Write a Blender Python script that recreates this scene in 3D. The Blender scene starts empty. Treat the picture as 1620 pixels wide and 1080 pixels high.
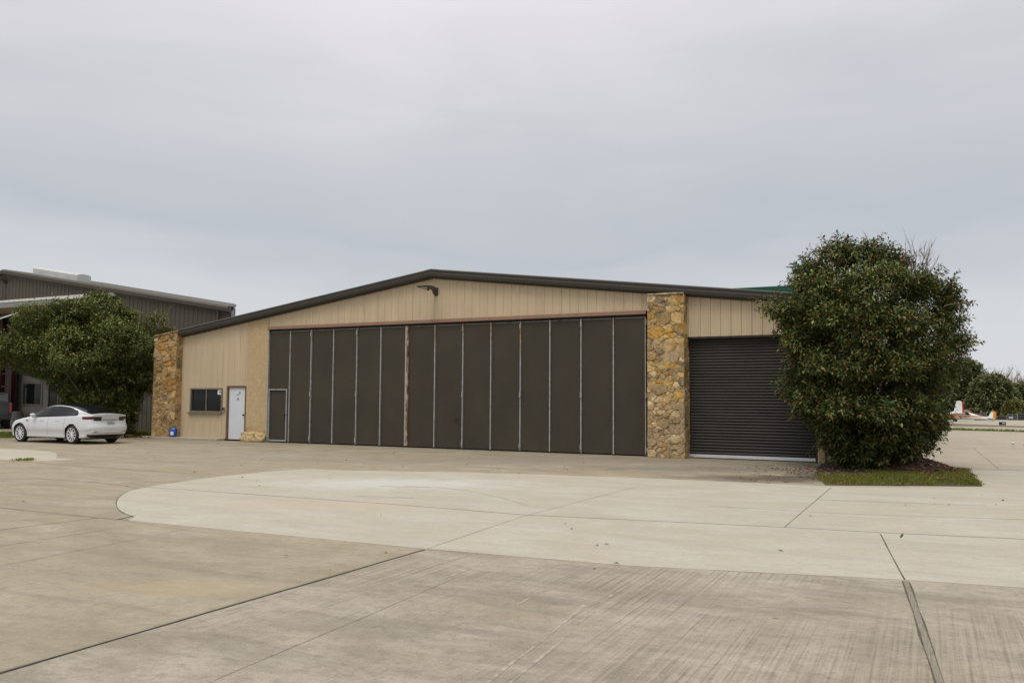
import bpy, math, random
import numpy as np
from mathutils import Vector, Matrix, noise as mnoise
R = math.radians
PI = math.pi
rng = random.Random(7)
scene = bpy.context.scene
COL = scene.collection

# ------------------------------------------------------------------ camera geometry (metres; camera 1.7 m above the apron)
FPX = 1420.0
PIT, ROL, YAW, DIST, CH = R(3.695), R(.382), R(28.52), 26.06, 1.7
f0 = np.array([0, math.cos(PIT), math.sin(PIT)])
_r = np.array([1., 0, 0]); _u = np.array([0, -math.sin(PIT), math.cos(PIT)])
cr = _r*math.cos(ROL) + _u*math.sin(ROL)
cu = _u*math.cos(ROL) - _r*math.sin(ROL)
UD = np.array([math.cos(YAW), -math.sin(YAW), 0]); NN = np.array([math.sin(YAW), math.cos(YAW), 0])
CAM = np.array([0, 0, CH])
SL0, SLK, SL1 = 60.0, .0188, 190.0
def terr(x, y):
    return -max(0., min(y, SL1) - SL0)*SLK
def ray(px, py): return f0 + cr*(px-810)/FPX + cu*(540-py)/FPX
def gp(px, py, dz=0):
    """a point of the photograph on the ground (the ground dips gently beyond 56 m)"""
    d = ray(px, py)
    t = (0-CH)/d[2]
    P = CAM + d*t
    if P[1] > SL0:
        # plane z = -(y-SL0)*SLK
        t = -(CH - SL0*SLK)/(d[2] + SLK*d[1]); P = CAM + d*t
        if t < 0 or P[1] > SL1:
            zz = -(SL1-SL0)*SLK; P = CAM + d*(zz-CH)/d[2]
    return Vector((P[0], P[1], P[2]+dz))
def fac(px, py, t=0):
    d = ray(px, py); k = (DIST+t-CAM@NN)/(d@NN); P = CAM+d*k
    return float(P@UD), float(P[2])
def at_depth(px, y):
    """ground point under pixel column px at depth y"""
    d = ray(px, 640); x = d[0]/d[1]*y
    return Vector((x, y, terr(x, y)))

# ------------------------------------------------------------------ object helpers
def tag(o, label=None, cat=None, group=None, kind=None):
    if label: o['label'] = label
    if cat: o['category'] = cat
    if group: o['group'] = group
    if kind: o['kind'] = kind
    return o
def empty(name, loc=(0, 0, 0), rz=0, label=None, cat=None, group=None):
    o = bpy.data.objects.new(name, None); COL.objects.link(o)
    o.location = loc; o.rotation_euler = (0, 0, rz); o.empty_display_size = .3
    return tag(o, label, cat, group)
def link_mesh(name, me, parent=None):
    o = bpy.data.objects.new(name, me); COL.objects.link(o)
    if parent: o.parent = parent
    return o
class MB:
    def __init__(s): s.v = []; s.f = []; s.m = []; s.c = None
    def add(s, vs, fs, mat=0):
        b = len(s.v); s.v += [tuple(map(float, p)) for p in vs]
        for f in fs: s.f.append([b+i for i in f]); s.m.append(mat)
    def box(s, x0, x1, y0, y1, z0, z1, mat=0):
        s.add([(x0,y0,z0),(x1,y0,z0),(x1,y1,z0),(x0,y1,z0),(x0,y0,z1),(x1,y0,z1),(x1,y1,z1),(x0,y1,z1)],
              [(0,3,2,1),(4,5,6,7),(0,1,5,4),(1,2,6,5),(2,3,7,6),(3,0,4,7)], mat)
    def quad(s, a, b, c, d, mat=0): s.add([a, b, c, d], [(0,1,2,3)], mat)
    def prism(s, poly, axis, a0, a1, mat=0):
        """extrude a 2-D polygon along 'x','y' or 'z'"""
        def P(p, a):
            if axis == 'x': return (a, p[0], p[1])
            if axis == 'y': return (p[0], a, p[1])
            return (p[0], p[1], a)
        n = len(poly)
        vs = [P(p, a0) for p in poly] + [P(p, a1) for p in poly]
        fs = [(i, (i+1) % n, n+(i+1) % n, n+i) for i in range(n)]
        fs += [tuple(range(n-1, -1, -1)), tuple(range(n, 2*n))]
        s.add(vs, fs, mat)
    def tube(s, pts, rad, n=7, mat=0, cap=True):
        pts = [Vector(p) for p in pts]; k = len(pts); vs = []
        if not hasattr(rad, '__len__'): rad = [rad]*k
        for i, p in enumerate(pts):
            d = (pts[min(i+1, k-1)] - pts[max(i-1, 0)]).normalized()
            a = d.cross(Vector((0, 0, 1)))
            if a.length < 1e-3: a = d.cross(Vector((1, 0, 0)))
            a.normalize(); b = d.cross(a)
            for j in range(n):
                t = 2*PI*j/n; vs.append(p + (a*math.cos(t) + b*math.sin(t))*rad[i])
        fs = [(i*n+j, i*n+(j+1) % n, (i+1)*n+(j+1) % n, (i+1)*n+j) for i in range(k-1) for j in range(n)]
        if cap: fs += [tuple(range(n-1, -1, -1)), tuple(range((k-1)*n, k*n))]
        s.add(vs, fs, mat)
    def lathe(s, prof, c=(0, 0, 0), n=24, axis='z', mat=0):
        vs = []
        for r_, h in prof:
            for j in range(n):
                t = 2*PI*j/n; a, b = r_*math.cos(t), r_*math.sin(t)
                vs.append((c[0]+a, c[1]+b, c[2]+h) if axis == 'z' else ((c[0]+a, c[1]+h, c[2]+b) if axis == 'y' else (c[0]+h, c[1]+a, c[2]+b)))
        fs = [(i*n+j, i*n+(j+1) % n, (i+1)*n+(j+1) % n, (i+1)*n+j) for i in range(len(prof)-1) for j in range(n)]
        s.add(vs, fs, mat)
    def build(s, name, mats, parent=None, smooth=False, bevel=0, seg=2, fixn=False):
        me = bpy.data.meshes.new(name); me.from_pydata(s.v, [], s.f)
        if not isinstance(mats, (list, tuple)): mats = [mats]
        for m in mats: me.materials.append(m)
        if len(mats) > 1: me.polygons.foreach_set('material_index', s.m)
        if smooth: me.polygons.foreach_set('use_smooth', [True]*len(me.polygons))
        me.update()
        if fixn:
            import bmesh
            bm = bmesh.new(); bm.from_mesh(me); bmesh.ops.remove_doubles(bm, verts=bm.verts, dist=1e-5)
            bmesh.ops.recalc_face_normals(bm, faces=bm.faces); bm.to_mesh(me); bm.free()
        o = link_mesh(name, me, parent)
        if bevel:
            b = o.modifiers.new('b', 'BEVEL'); b.width = bevel; b.segments = seg; b.limit_method = 'ANGLE'; b.angle_limit = R(40)
        return o

# ------------------------------------------------------------------ node helpers
class NT:
    def __init__(s, name):
        s.mat = bpy.data.materials.new(name); s.mat.use_nodes = True; s.t = s.mat.node_tree
        s.b = s.t.nodes['Principled BSDF']; s.out = s.t.nodes['Material Output']
        s._tc = None
    def n(s, typ, **kw):
        nd = s.t.nodes.new(typ)
        for k, v in kw.items():
            if k.startswith('i_'):
                nd.inputs[k[2:].replace('_', ' ')].default_value = v
            else: setattr(nd, k, v)
        return nd
    def l(s, a, b): s.t.links.new(a, b)
    def pos(s, scale=(1, 1, 1), rot=(0, 0, 0), loc=(0, 0, 0)):
        if s._tc is None: s._tc = s.n('ShaderNodeTexCoord')
        m = s.n('ShaderNodeMapping'); m.inputs['Scale'].default_value = scale; m.inputs['Rotation'].default_value = rot; m.inputs['Location'].default_value = loc
        s.l(s._tc.outputs['Object'], m.inputs['Vector']); return m.outputs[0]
    def along(s, scale, ang, loc=(0, 0, 0)):
        if s._tc is None: s._tc = s.n('ShaderNodeTexCoord')
        m = s.n('ShaderNodeMapping', vector_type='TEXTURE'); m.inputs['Rotation'].default_value = (0, 0, ang); m.inputs['Scale'].default_value = tuple(1/x for x in scale); m.inputs['Location'].default_value = loc
        s.l(s._tc.outputs['Object'], m.inputs['Vector']); return m.outputs[0]
    def noise(s, vec, scale, detail=4, rough=.55, dist=0):
        nd = s.n('ShaderNodeTexNoise'); nd.inputs['Scale'].default_value = scale; nd.inputs['Detail'].default_value = detail
        nd.inputs['Roughness'].default_value = rough; nd.inputs['Distortion'].default_value = dist
        s.l(vec, nd.inputs['Vector']); return nd.outputs['Fac']
    def ramp(s, fac, stops, interp='LINEAR'):
        nd = s.n('ShaderNodeValToRGB'); cr_ = nd.color_ramp; cr_.interpolation = interp
        while len(cr_.elements) < len(stops): cr_.elements.new(.5)
        for e, (p, c) in zip(cr_.elements, stops):
            e.position = p; e.color = (c, c, c, 1) if not hasattr(c, '__len__') else (*c[:3], 1)
        s.l(fac, nd.inputs['Fac']); return nd.outputs['Color']
    def mix(s, fac, a, b, mode='MIX'):
        nd = s.n('ShaderNodeMix', data_type='RGBA', blend_type=mode); 
        for sock, v in ((nd.inputs[0], fac), (nd.inputs[6], a), (nd.inputs[7], b)):
            if hasattr(v, 'is_linked') or hasattr(v, 'links'): s.l(v, sock)
            elif hasattr(v, '__len__'): sock.default_value = (*v[:3], 1)
            else: sock.default_value = v
        return nd.outputs[2]
    def math(s, op, a, b=None, c=None, clamp=False):
        nd = s.n('ShaderNodeMath', operation=op, use_clamp=clamp)
        for i, v in enumerate((a, b, c)):
            if v is None: continue
            if hasattr(v, 'links'): s.l(v, nd.inputs[i])
            else: nd.inputs[i].default_value = v
        return nd.outputs[0]
    def bump(s, h, strength=.3, dist=.01):
        nd = s.n('ShaderNodeBump'); nd.inputs['Strength'].default_value = strength; nd.inputs['Distance'].default_value = dist
        s.l(h, nd.inputs['Height']); s.l(nd.outputs[0], s.b.inputs['Normal']); return nd
    def done(s, col=None, rough=.6, metal=0, spec=.5):
        if col is not None:
            if hasattr(col, 'links'): s.l(col, s.b.inputs['Base Color'])
            else: s.b.inputs['Base Color'].default_value = (*col[:3], 1)
        if hasattr(rough, 'links'): s.l(rough, s.b.inputs['Roughness'])
        else: s.b.inputs['Roughness'].default_value = rough
        s.b.inputs['Metallic'].default_value = metal; s.b.inputs['Specular IOR Level'].default_value = spec
        return s.mat
def sep(nt, vec):
    nd = nt.n('ShaderNodeSeparateXYZ'); nt.l(vec, nd.inputs[0]); return nd.outputs

def simple(name, col, rough=.5, metal=0, spec=.5, var=.12, scale=6, coat=0, bump=0):
    """a plain paint or metal with slight unevenness and grime"""
    k = NT(name); p = k.pos()
    a = k.noise(p, scale, 5, .6); c2 = tuple(max(0, x*(1-var*2)) for x in col); c3 = tuple(min(1, x*(1+var)) for x in col)
    c = k.ramp(a, [(.25, c2), (.75, c3)])
    if coat: k.b.inputs['Coat Weight'].default_value = coat; k.b.inputs['Coat Roughness'].default_value = .06
    if bump: k.bump(k.noise(p, scale*6, 3), bump, .004)
    return k.done(c, rough, metal, spec)

# ------------------------------------------------------------------ materials
def concrete(name, base, light, dark, tan, streak_rot, streak=.35, dirt=None):
    k = NT(name); p = k.pos()
    big = k.noise(p, .16, 4, .6, .6); med = k.noise(k.pos((1, 1, 1), loc=(13, 5, 0)), .75, 6, .65, .5)
    fine = k.noise(p, 9, 6, .7); grit = k.noise(p, 55, 4, .7)
    lr = k.noise(k.along((.45, 2.2, 1), -YAW), .8, 6, .68, .5)           # drawn-out blotches along the pour
    br = k.noise(k.along((.30, 24, 1), streak_rot), 1.5, 4, .7, .10)          # broom strokes
    bm = k.ramp(k.noise(k.pos((1, 1, 1), loc=(4, 31, 0)), .33, 3), [(.4, 0), (.62, 1)])
    c = k.mix(k.ramp(big, [(.32, 0), (.68, 1)]), base, tan)
    c = k.mix(k.ramp(med, [(.40, 0), (.66, 1)]), c, light)
    c = k.mix(k.ramp(k.noise(k.along((.7, 1.6, 1), -YAW, (9, 2, 0)), 2.3, 7, .72, .4), [(.47, 0), (.70, .5)]), c, dark)
    c = k.mix(k.ramp(lr, [(.48, 0), (.72, .75)]), c, dark)
    c = k.mix(k.ramp(fine, [(.30, .55), (.52, 0)]), c, dark)
    c = k.mix(k.math('MULTIPLY', k.ramp(br, [(.48, 0), (.66, 1)]), k.math('MULTIPLY', bm, streak)), c, light)
    c = k.mix(k.math('MULTIPLY', k.ramp(br, [(.34, 1), (.48, 0)]), k.math('MULTIPLY', bm, streak)), c, tuple(x*.6 for x in dark))
    sp = k.noise(p, 24, 3, .8)
    c = k.mix(k.ramp(sp, [(.56, 0), (.72, .5)]), c, light); c = k.mix(k.ramp(sp, [(.30, .5), (.44, 0)]), c, dark)
    c = k.mix(k.ramp(grit, [(.30, .45), (.47, 0)]), c, tuple(x*.5 for x in dark))
    c = k.mix(k.ramp(grit, [(.58, 0), (.75, .35)]), c, light)
    if dirt:
        for (cx, cy, rx, ry, colr, amt) in dirt:
            q = k.pos((1/rx, 1/ry, 0), loc=(-cx/rx, -cy/ry, 0))
            ln = k.n('ShaderNodeVectorMath', operation='LENGTH'); k.l(q, ln.inputs[0])
            d = k.math('ADD', ln.outputs['Value'], k.math('MULTIPLY', k.math('SUBTRACT', k.noise(p, 1.6, 6, .7), .5), 1.7))
            c = k.mix(k.ramp(d, [(.35, amt), (1.0, 0)]), c, colr)
    h = k.math('ADD', k.math('MULTIPLY', grit, .6), k.math('MULTIPLY', br, .8))
    k.bump(h, .22, .006)
    return k.done(c, k.ramp(med, [(.3, .78), (.7, .92)]), 0, .3)

DIRA = math.atan2(*(gp(670, 869) - gp(0, 1064)).yx)
_d1 = gp(1245, 757); _d2 = gp(1330, 752)
M_apron = concrete('old_concrete', (.274, .234, .171), (.358, .314, .240), (.195, .164, .119), (.312, .256, .160), DIRA, .12,
    dirt=[(_d1.x, _d1.y, 3.0, 1.3, (.10, .078, .055), .95), (_d2.x, _d2.y, 1.6, 1.4, (.06, .045, .032), 1.0),
          (gp(800, 728).x, gp(800, 728).y, 9, 2.4, (.215, .19, .15), .55), (gp(300, 930).x, gp(300, 930).y, 1.3, .5, (.34, .27, .17), .5),
          (gp(1150, 742).x, gp(1150, 742).y, 5, 1.1, (.17, .148, .118), .7)])
M_broom = concrete('broomed_concrete', (.270, .236, .183), (.385, .344, .277), (.172, .148, .113), (.295, .250, .180), DIRA, .75)
M_slab = concrete('pale_concrete', (.402, .369, .302), (.450, .420, .352), (.338, .304, .243), (.395, .350, .265), DIRA-R(75), .25,
    dirt=[(gp(620, 765).x, gp(620, 765).y, 3.2, 1.5, (.47, .46, .43), .8), (gp(500, 800).x, gp(500, 800).y, 2.2, .9, (.45, .37, .285), .4)])
M_far = concrete('far_concrete', (.36, .318, .248), (.41, .37, .30), (.27, .235, .18), (.375, .318, .235), -YAW, .2)
M_joint = simple('joint_dark', (.10, .083, .06), .95, var=.3, scale=18)
M_jointp = simple('joint_faint', (.225, .195, .145), .95, var=.25, scale=9)
M_scrape = simple('scrape_pale', (.37, .328, .255), .95, var=.3, scale=9)
def wood():
    k = NT('weathered_board'); a = k.noise(k.along((2, 45, 1), DIRA), 2, 5, .6)
    return k.done(k.ramp(a, [(.3, (.13, .113, .085)), (.7, (.27, .24, .185))]), .9)
M_board = wood()
M_soil = simple('bare_soil', (.075, .052, .034), 1, var=.35, scale=9, bump=.6)
M_lawn = simple('turf_soil', (.075, .085, .028), 1, var=.35, scale=4, bump=.6)
M_drygr = simple('dry_turf', (.15, .125, .062), 1, var=.35, scale=.5)

def siding_mat(name, col, stain=(.30, .2, .1), amt=.25):
    k = NT(name); p = k.pos()
    a = k.noise(k.pos((1, 1, .12)), 3.2, 5, .6); b = k.noise(p, .5, 3)
    c = k.ramp(a, [(.3, tuple(x*.90 for x in col)), (.7, tuple(min(1, x*1.06) for x in col))])
    c = k.mix(k.ramp(b, [(.4, 0), (.75, .35)]), c, tuple(x*.86 for x in col))
    c = k.mix(k.ramp(k.noise(k.pos((1, 1, .05), loc=(3, 3, 3)), 6, 6, .7), [(.58, 0), (.8, amt)]), c, stain)
    k.bump(k.noise(k.pos((.4, .4, .4)), 3, 2), .10, .02)
    return k.done(c, .5, 0, .35)
M_tan = siding_mat('tan_siding', (.53, .425, .283))
M_grey_siding = siding_mat('taupe_siding', (.082, .071, .050), (.055, .047, .033))
M_trim = siding_mat('dark_trim', (.046, .040, .033), (.09, .078, .065), .3)
M_trim2 = siding_mat('taupe_trim', (.072, .064, .049), (.055, .048, .036), .2)
M_green = siding_mat('green_trim', (.008, .078, .05), (.015, .055, .035), .2)
M_roof = siding_mat('grey_roof', (.22, .205, .18), (.12, .1, .08), .2)
M_brownwall = siding_mat('brown_siding', (.085, .066, .05), (.05, .04, .03), .2)
M_white_siding = siding_mat('white_flashing', (.72, .71, .67), (.4, .33, .24), .3)
def stucco():
    k = NT('tan_stucco'); p = k.pos()
    a = k.noise(p, 7, 7, .75, .6); b = k.noise(p, 1.1, 4, .6)
    c = k.ramp(a, [(.38, (.44, .33, .19)), (.55, (.475, .36, .21)), (.66, (.56, .45, .29))])
    c = k.mix(k.ramp(b, [(.45, 0), (.75, .5)]), c, (.40, .285, .14))
    z = sep(k, k.pos())[2]
    low = k.math('MULTIPLY', k.ramp(z, [(.2, 1), (.62, 0)]), k.ramp(k.noise(p, 5, 5, .7), [(.50, 0), (.60, 1)]))
    c = k.mix(low, c, (.20, .062, .022))
    k.bump(a, .8, .02)
    return k.done(c, .9, 0, .2)
M_stucco = stucco()
def doormat():
    k = NT('bronze_panel'); p = k.pos()
    a = k.noise(k.pos((1, 1, .6), loc=(7, 0, 2)), .8, 4, .55); b = k.noise(p, 14, 5, .7)
    c = k.ramp(a, [(.3, (.044, .037, .0258)), (.7, (.061, .0515, .0362))])
    c = k.mix(k.ramp(b, [(.5, 0), (.8, .35)]), c, (.055, .048, .038))
    z = sep(k, p)[2]
    c = k.mix(k.math('MULTIPLY', k.ramp(z, [(.0, 1), (.35, 0)]), k.ramp(k.noise(p, 3, 5), [(.4, 0), (.7, .5)])), c, (.075, .062, .045))
    k.bump(k.noise(k.pos((1, 1, .55)), 1.1, 2), .30, .03)
    return k.done(c, .55, 0, .22)
M_panel = doormat()
def galv():
    k = NT('galvanised_strip'); p = k.pos()
    c = k.ramp(k.noise(p, 8, 4), [(.3, (.29, .29, .28)), (.7, (.43, .43, .415))])
    z = sep(k, p)[2]
    up = k.math('ADD', k.math('MULTIPLY', k.ramp(z, [(0, 0), (1, 1)]), 0), k.ramp(k.math('MULTIPLY', z, .25), [(.55, 0), (1.0, .16)]))
    m = k.ramp(k.math('ADD', k.noise(k.pos((2, 2, 1), loc=(1, 4, 0)), 1.7, 6, .7), up), [(.64, 0), (.76, .85)])
    c = k.mix(m, c, k.ramp(k.noise(p, 22, 3), [(.35, (.20, .10, .045)), (.6, (.36, .25, .13))]))
    return k.done(c, .6, .25, .4)
M_galv = galv()
def rusty():
    k = NT('rust_strip'); p = k.pos()
    c = k.ramp(k.noise(k.pos((3, 3, 1)), 2.6, 6, .7), [(.40, (.46, .42, .33)), (.48, (.36, .25, .11)), (.56, (.17, .070, .025)), (.7, (.075, .030, .016))])
    return k.done(c, .85, 0, .3)
M_rust = rusty()
M_rail = siding_mat('copper_rail', (.28, .165, .112), (.14, .075, .045), .45)
M_black = simple('black_rubber', (.014, .014, .014), .75, var=.2)
M_dark = simple('dark_void', (.012, .012, .012), .9, var=.1)
def roller():
    k = NT('charcoal_slats'); c = k.ramp(k.noise(k.pos((.5, 1, 3)), 2, 5), [(.3, (.030, .027, .0245)), (.7, (.044, .040, .036))])
    return k.done(c, .45, 0, .3)
M_roller = roller()
M_alu = simple('aluminium', (.66, .68, .70), .38, .5, var=.06)
M_bronzeframe = simple('window_frame', (.20, .175, .135), .5, .2, var=.15)
M_white = simple('white_paint', (.60, .635, .665), .42, var=.03, scale=3)
M_offwhite = simple('cream_wall', (.25, .232, .212), .8, var=.08, scale=1.5)
M_brownframe = simple('brown_frame', (.16, .085, .05), .6, var=.2)
M_paper = simple('paper', (.75, .76, .78), .7, var=.06, scale=40)
M_ink = simple('ink', (.12, .15, .22), .7)
M_red_steel = simple('red_steel', (.045, .010, .009), .6, var=.2)
M_lampbody = simple('lamp_bronze', (.075, .07, .062), .5, .3, var=.15)
M_lens = simple('lamp_lens', (.55, .53, .45), .2, var=.05)
M_bluejug = simple('blue_plastic', (.008, .075, .36), .35, var=.1)
M_grey_plastic = simple('grey_plastic', (.22, .22, .21), .6, var=.1)
def glassmat(name, tint=(.014, .017, .016), trans=.05, rough=.05):
    k = NT(name); t = k.n('ShaderNodeBsdfTransparent'); t.inputs[0].default_value = (*[min(1, x*8+.3) for x in tint], 1)
    k.b.inputs['Base Color'].default_value = (*tint, 1); k.b.inputs['Roughness'].default_value = rough; k.b.inputs['Specular IOR Level'].default_value = .18
    mx = k.n('ShaderNodeMixShader'); mx.inputs[0].default_value = trans
    k.l(k.b.outputs[0], mx.inputs[1]); k.l(t.outputs[0], mx.inputs[2]); k.l(mx.outputs[0], k.out.inputs[0]); return k.mat
M_glass = glassmat('window_glass')
M_carglass = glassmat('car_glass', (.010, .012, .013), .12, .03)
def vinyl():
    k = NT('translucent_vent'); c = k.ramp(k.noise(k.pos((1, .3, 1)), 2.5, 4), [(.3, (.42, .43, .41)), (.7, (.55, .55, .53))])
    return k.done(c, .5, 0, .4)
M_vent = vinyl()
def stone_mat():
    k = NT('field_stone'); p = k.pos()
    at = k.n('ShaderNodeVertexColor', layer_name='Col')
    a = k.noise(p, 13, 6, .7); b = k.noise(p, 3.2, 5, .65, .8); d = k.noise(p, 42, 4, .7)
    c = k.mix(k.ramp(a, [(.36, .85), (.56, 0)]), at.outputs[0], k.mix(1, at.outputs[0], (.42, .37, .32), 'MULTIPLY'))
    c = k.mix(k.ramp(b, [(.50, 0), (.62, .75)]), c, k.mix(.6, at.outputs[0], (.36, .21, .07)))
    c = k.mix(k.ramp(d, [(.56, 0), (.72, .6)]), c, (.55, .49, .37))
    z = sep(k, p)[2]
    lich = k.math('ADD', k.noise(k.pos((1, 1, 1), loc=(5, 2, 9)), 2.1, 7, .75, .5), k.ramp(k.math('MULTIPLY', z, .2), [(.5, 0), (1, .07)]))
    c = k.mix(k.ramp(lich, [(.59, 0), (.69, .75)]), c, (.085, .072, .052))
    k.bump(k.math('ADD', a, k.math('MULTIPLY', d, .5)), .9, .018)
    return k.done(c, .92, 0, .2)
M_stone = stone_mat()
def leaf_mat(name, rough=.50, trans=.15):
    k = NT(name); at = k.n('ShaderNodeVertexColor', layer_name='Col')
    k.l(at.outputs[0], k.b.inputs['Base Color']); k.b.inputs['Roughness'].default_value = rough; k.b.inputs['Specular IOR Level'].default_value = .2
    tr = k.n('ShaderNodeBsdfTranslucent'); k.l(k.mix(1, at.outputs[0], (1.0, 1.0, .55), 'MULTIPLY'), tr.inputs[0])
    mx = k.n('ShaderNodeMixShader'); mx.inputs[0].default_value = trans
    k.l(k.b.outputs[0], mx.inputs[1]); k.l(tr.outputs[0], mx.inputs[2]); k.l(mx.outputs[0], k.out.inputs[0]); return k.mat
M_leaf = leaf_mat('leaf'); M_litter = leaf_mat('dry_leaf', .85, .05); M_grass = leaf_mat('grass_blade', .6, .25)
def bark():
    k = NT('bark'); c = k.ramp(k.noise(k.pos((1, 1, .25)), 14, 5), [(.3, (.06, .048, .036)), (.7, (.17, .14, .11))]); k.bump(k.noise(k.pos((1, 1, .2)), 20), .6, .02)
    return k.done(c, .95)
M_bark = bark(); M_twig = simple('bare_twig', (.19, .145, .11), .9, var=.2)
M_berry = simple('red_berry', (.42, .02, .015), .4, var=.2)

# ------------------------------------------------------------------ ground and pavements
def sheet(name, pts, m, dz, kind='structure'):
    """flat piece of paving; pts are ground points in order"""
    me = bpy.data.meshes.new(name)
    import bmesh
    bm = bmesh.new(); vs = [bm.verts.new((p[0], p[1], terr(p[0], p[1])+dz)) for p in pts]
    for v in bm.verts: v.co.z = 0
    fc = bm.faces.new(vs); bm.normal_update()
    if fc.normal.z < 0: fc.normal_flip()
    bmesh.ops.bisect_plane(bm, geom=bm.verts[:]+bm.edges[:]+bm.faces[:], plane_co=(0, SL0, 0), plane_no=(0, 1, 0))
    for v in bm.verts: v.co.z = terr(v.co.x, v.co.y)+dz
    for e in [e for e in bm.edges if e.is_boundary]:
        a_, b_ = e.verts; lo_ = [bm.verts.new((q_.co.x, q_.co.y, q_.co.z-.03)) for q_ in (b_, a_)]; bm.faces.new([a_, b_]+lo_)
    bm.to_mesh(me); bm.free(); me.materials.append(m)
    return tag(link_mesh(name, me), kind=kind)
def smoothline(pts, n=8):
    pts = [Vector((p[0], p[1])) for p in pts]; out = []
    for i in range(len(pts)-1):
        p0, p1, p2, p3 = pts[max(i-1, 0)], pts[i], pts[i+1], pts[min(i+2, len(pts)-1)]
        for k in range(n):
            t = k/n
            out.append(.5*((2*p1)+(p2-p0)*t+(2*p0-5*p1+4*p2-p3)*t*t+(3*p1-p0-3*p2+p3)*t**3))
    out.append(pts[-1]); return out
# ground: one sheet to the horizon, dipping gently beyond the ramp
g = MB(); xs = [-2000, -300, -80, -30, 0, 30, 80, 300, 2000]; ys = [-60, 0, 20, 40, SL0, 75, 100, 130, 160, SL1, 300, 900, 3000]
for y in ys:
    for x in xs: g.v.append((x, y, terr(x, y)))
for j in range(len(ys)-1):
    for i in range(len(xs)-1):
        a = j*len(xs)+i; g.f.append([a, a+1, a+1+len(xs), a+len(xs)]); g.m.append(0)
tag(g.build('ground', M_apron), kind='structure')

curve = smoothline([gp(*p) for p in [(212, 818), (190, 808), (184, 797), (188, 787), (203, 777), (232, 770)]])
slab = [gp(1624, 930), gp(1432, 917), gp(1000, 895), gp(674, 868), gp(400, 842), gp(203, 823)] + curve + \
       [gp(*p) for p in [(320, 757), (345, 754), (420, 746), (490, 742), (560, 744), (740, 747), (1020, 756), (1200, 764), (1308, 769), (1420, 770), (1555, 770), (1532, 742.5)]]
def beyond(p, q_, d):
    v = (q_-p).normalized(); return q_+v*d
E1 = beyond(gp(1532, 742.5), gp(1624, 745), 26); E2 = beyond(gp(1432, 917), gp(1624, 930), 34)
slab += [E1, E2]
sheet('pavement', slab, M_slab, .004)
sheet('far_pavement', [gp(1531.5, 742), gp(1300, 735), (gp(1330, 690).x, 60), gp(1440, 678.4), gp(1487, 679.5), gp(1560, 681.5), gp(1640, 684), beyond(gp(1560, 681.5), gp(1640, 684), 40), E1], M_far, .004)
sheet('side_pavement', [gp(-60, 707), gp(0, 709), gp(45, 711), gp(80, 714.5)] + smoothline([gp(88, 716.5), gp(91, 720), gp(88, 724.5)], 4) + [gp(122, 727), gp(60, 729), gp(0, 727), gp(-60, 727)], M_slab, .004)

near = [gp(-60, 1082), gp(0, 1064.5), gp(330, 968.5), gp(671, 869.3), gp(1000, 895.5), gp(1432, 918.5), gp(1624, 931)]
near = [(p[0], p[1]) for p in near]+[(E2.x, E2.y), (E2.x, -12), (-12, -12)]
sheet('near_pavement', near, M_broom, .0015)
def strip(mb, line, w, dz, mat=0, wob=0):
    line = [Vector((p[0], p[1])) for p in line]
    # subdivide
    L = []
    for a, b in zip(line[:-1], line[1:]):
        n = max(1, int((b-a).length/.35))
        for i in range(n): L.append(a.lerp(b, i/n))
    L.append(line[-1]); vs = []
    for i, p in enumerate(L):
        d = (L[min(i+1, len(L)-1)]-L[max(i-1, 0)]).normalized(); nrm = Vector((-d.y, d.x))
        ww = w*(1+wob*rng.uniform(-1, 1))/2; off = nrm*rng.uniform(-1, 1)*w*wob*.35
        for s_ in (1, -1):
            q = p+off+nrm*ww*s_; vs.append((q.x, q.y, terr(q.x, q.y)+dz))
    mb.add(vs, [(2*i, 2*i+1, 2*i+3, 2*i+2) for i in range(len(L)-1)], mat)
J = MB()
def jl(pts, w, mat=0, dz=.006, wob=.35):
    if mat >= 2: dz = .0035
    strip(J, [gp(*p) for p in pts], w, dz, mat, wob)
# wide joints filled with weathered boards
for pts, w in (([(-60, 1081.5), (0, 1064), (330, 968), (670, 869.5)], .038), ([(1433, 920), (1455, 985), (1487, 1080), (1510, 1150)], .058)):
    jl(pts, w+.008, 0, .006, .2); jl(pts, w*.78, 1, .009, .10)
strip(J, [gp(*p) for p in [(676, 868), (830, 816), (1010, 769)]], .009, .0058, 2, .4)
jl([(1393, 845), (1411, 880), (1431, 917)], .014)
jl([(232, 770.5), (640, 799), (830, 814.5), (1240, 834), (1400, 843), (1624, 853)], .018)
jl([(1241, 834), (1315, 771)], .012)
jl([(0, 803), (155, 819), (203, 822.5)], .014); jl([(155, 819), (0, 838)], .014)
jl([(0, 864), (175, 836.5)], .010, 2); jl([(0, 895), (230, 850), (360, 822)], .008, 2)
jl([(40, 731), (140, 738), (250, 746), (350, 751.5)], .02); jl([(0, 757), (52, 756.5), (150, 763), (218, 771)], .016, 0)
strip(J, curve, .013, .006, 0, .5)
jl([(185, 822), (215, 815)], .02)
jl([(1470, 707), (1540, 708.5), (1624, 710)], .05); jl([(1440, 719), (1624, 721.5)], .035, 2)
jl([(1540, 708.5), (1580, 742)], .014)
jl([(1531, 742), (1624, 745)], .012, 2)
jl([(1090, 733.5), (1302, 736.5)], .03, 3); jl([(1100, 738), (1306, 741)], .022, 3); jl([(1190, 735.5), (1302, 738.5)], .02, 2)
jl([(330, 1080), (400, 1050), (560, 983), (720, 914)], .006, 2)
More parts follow.
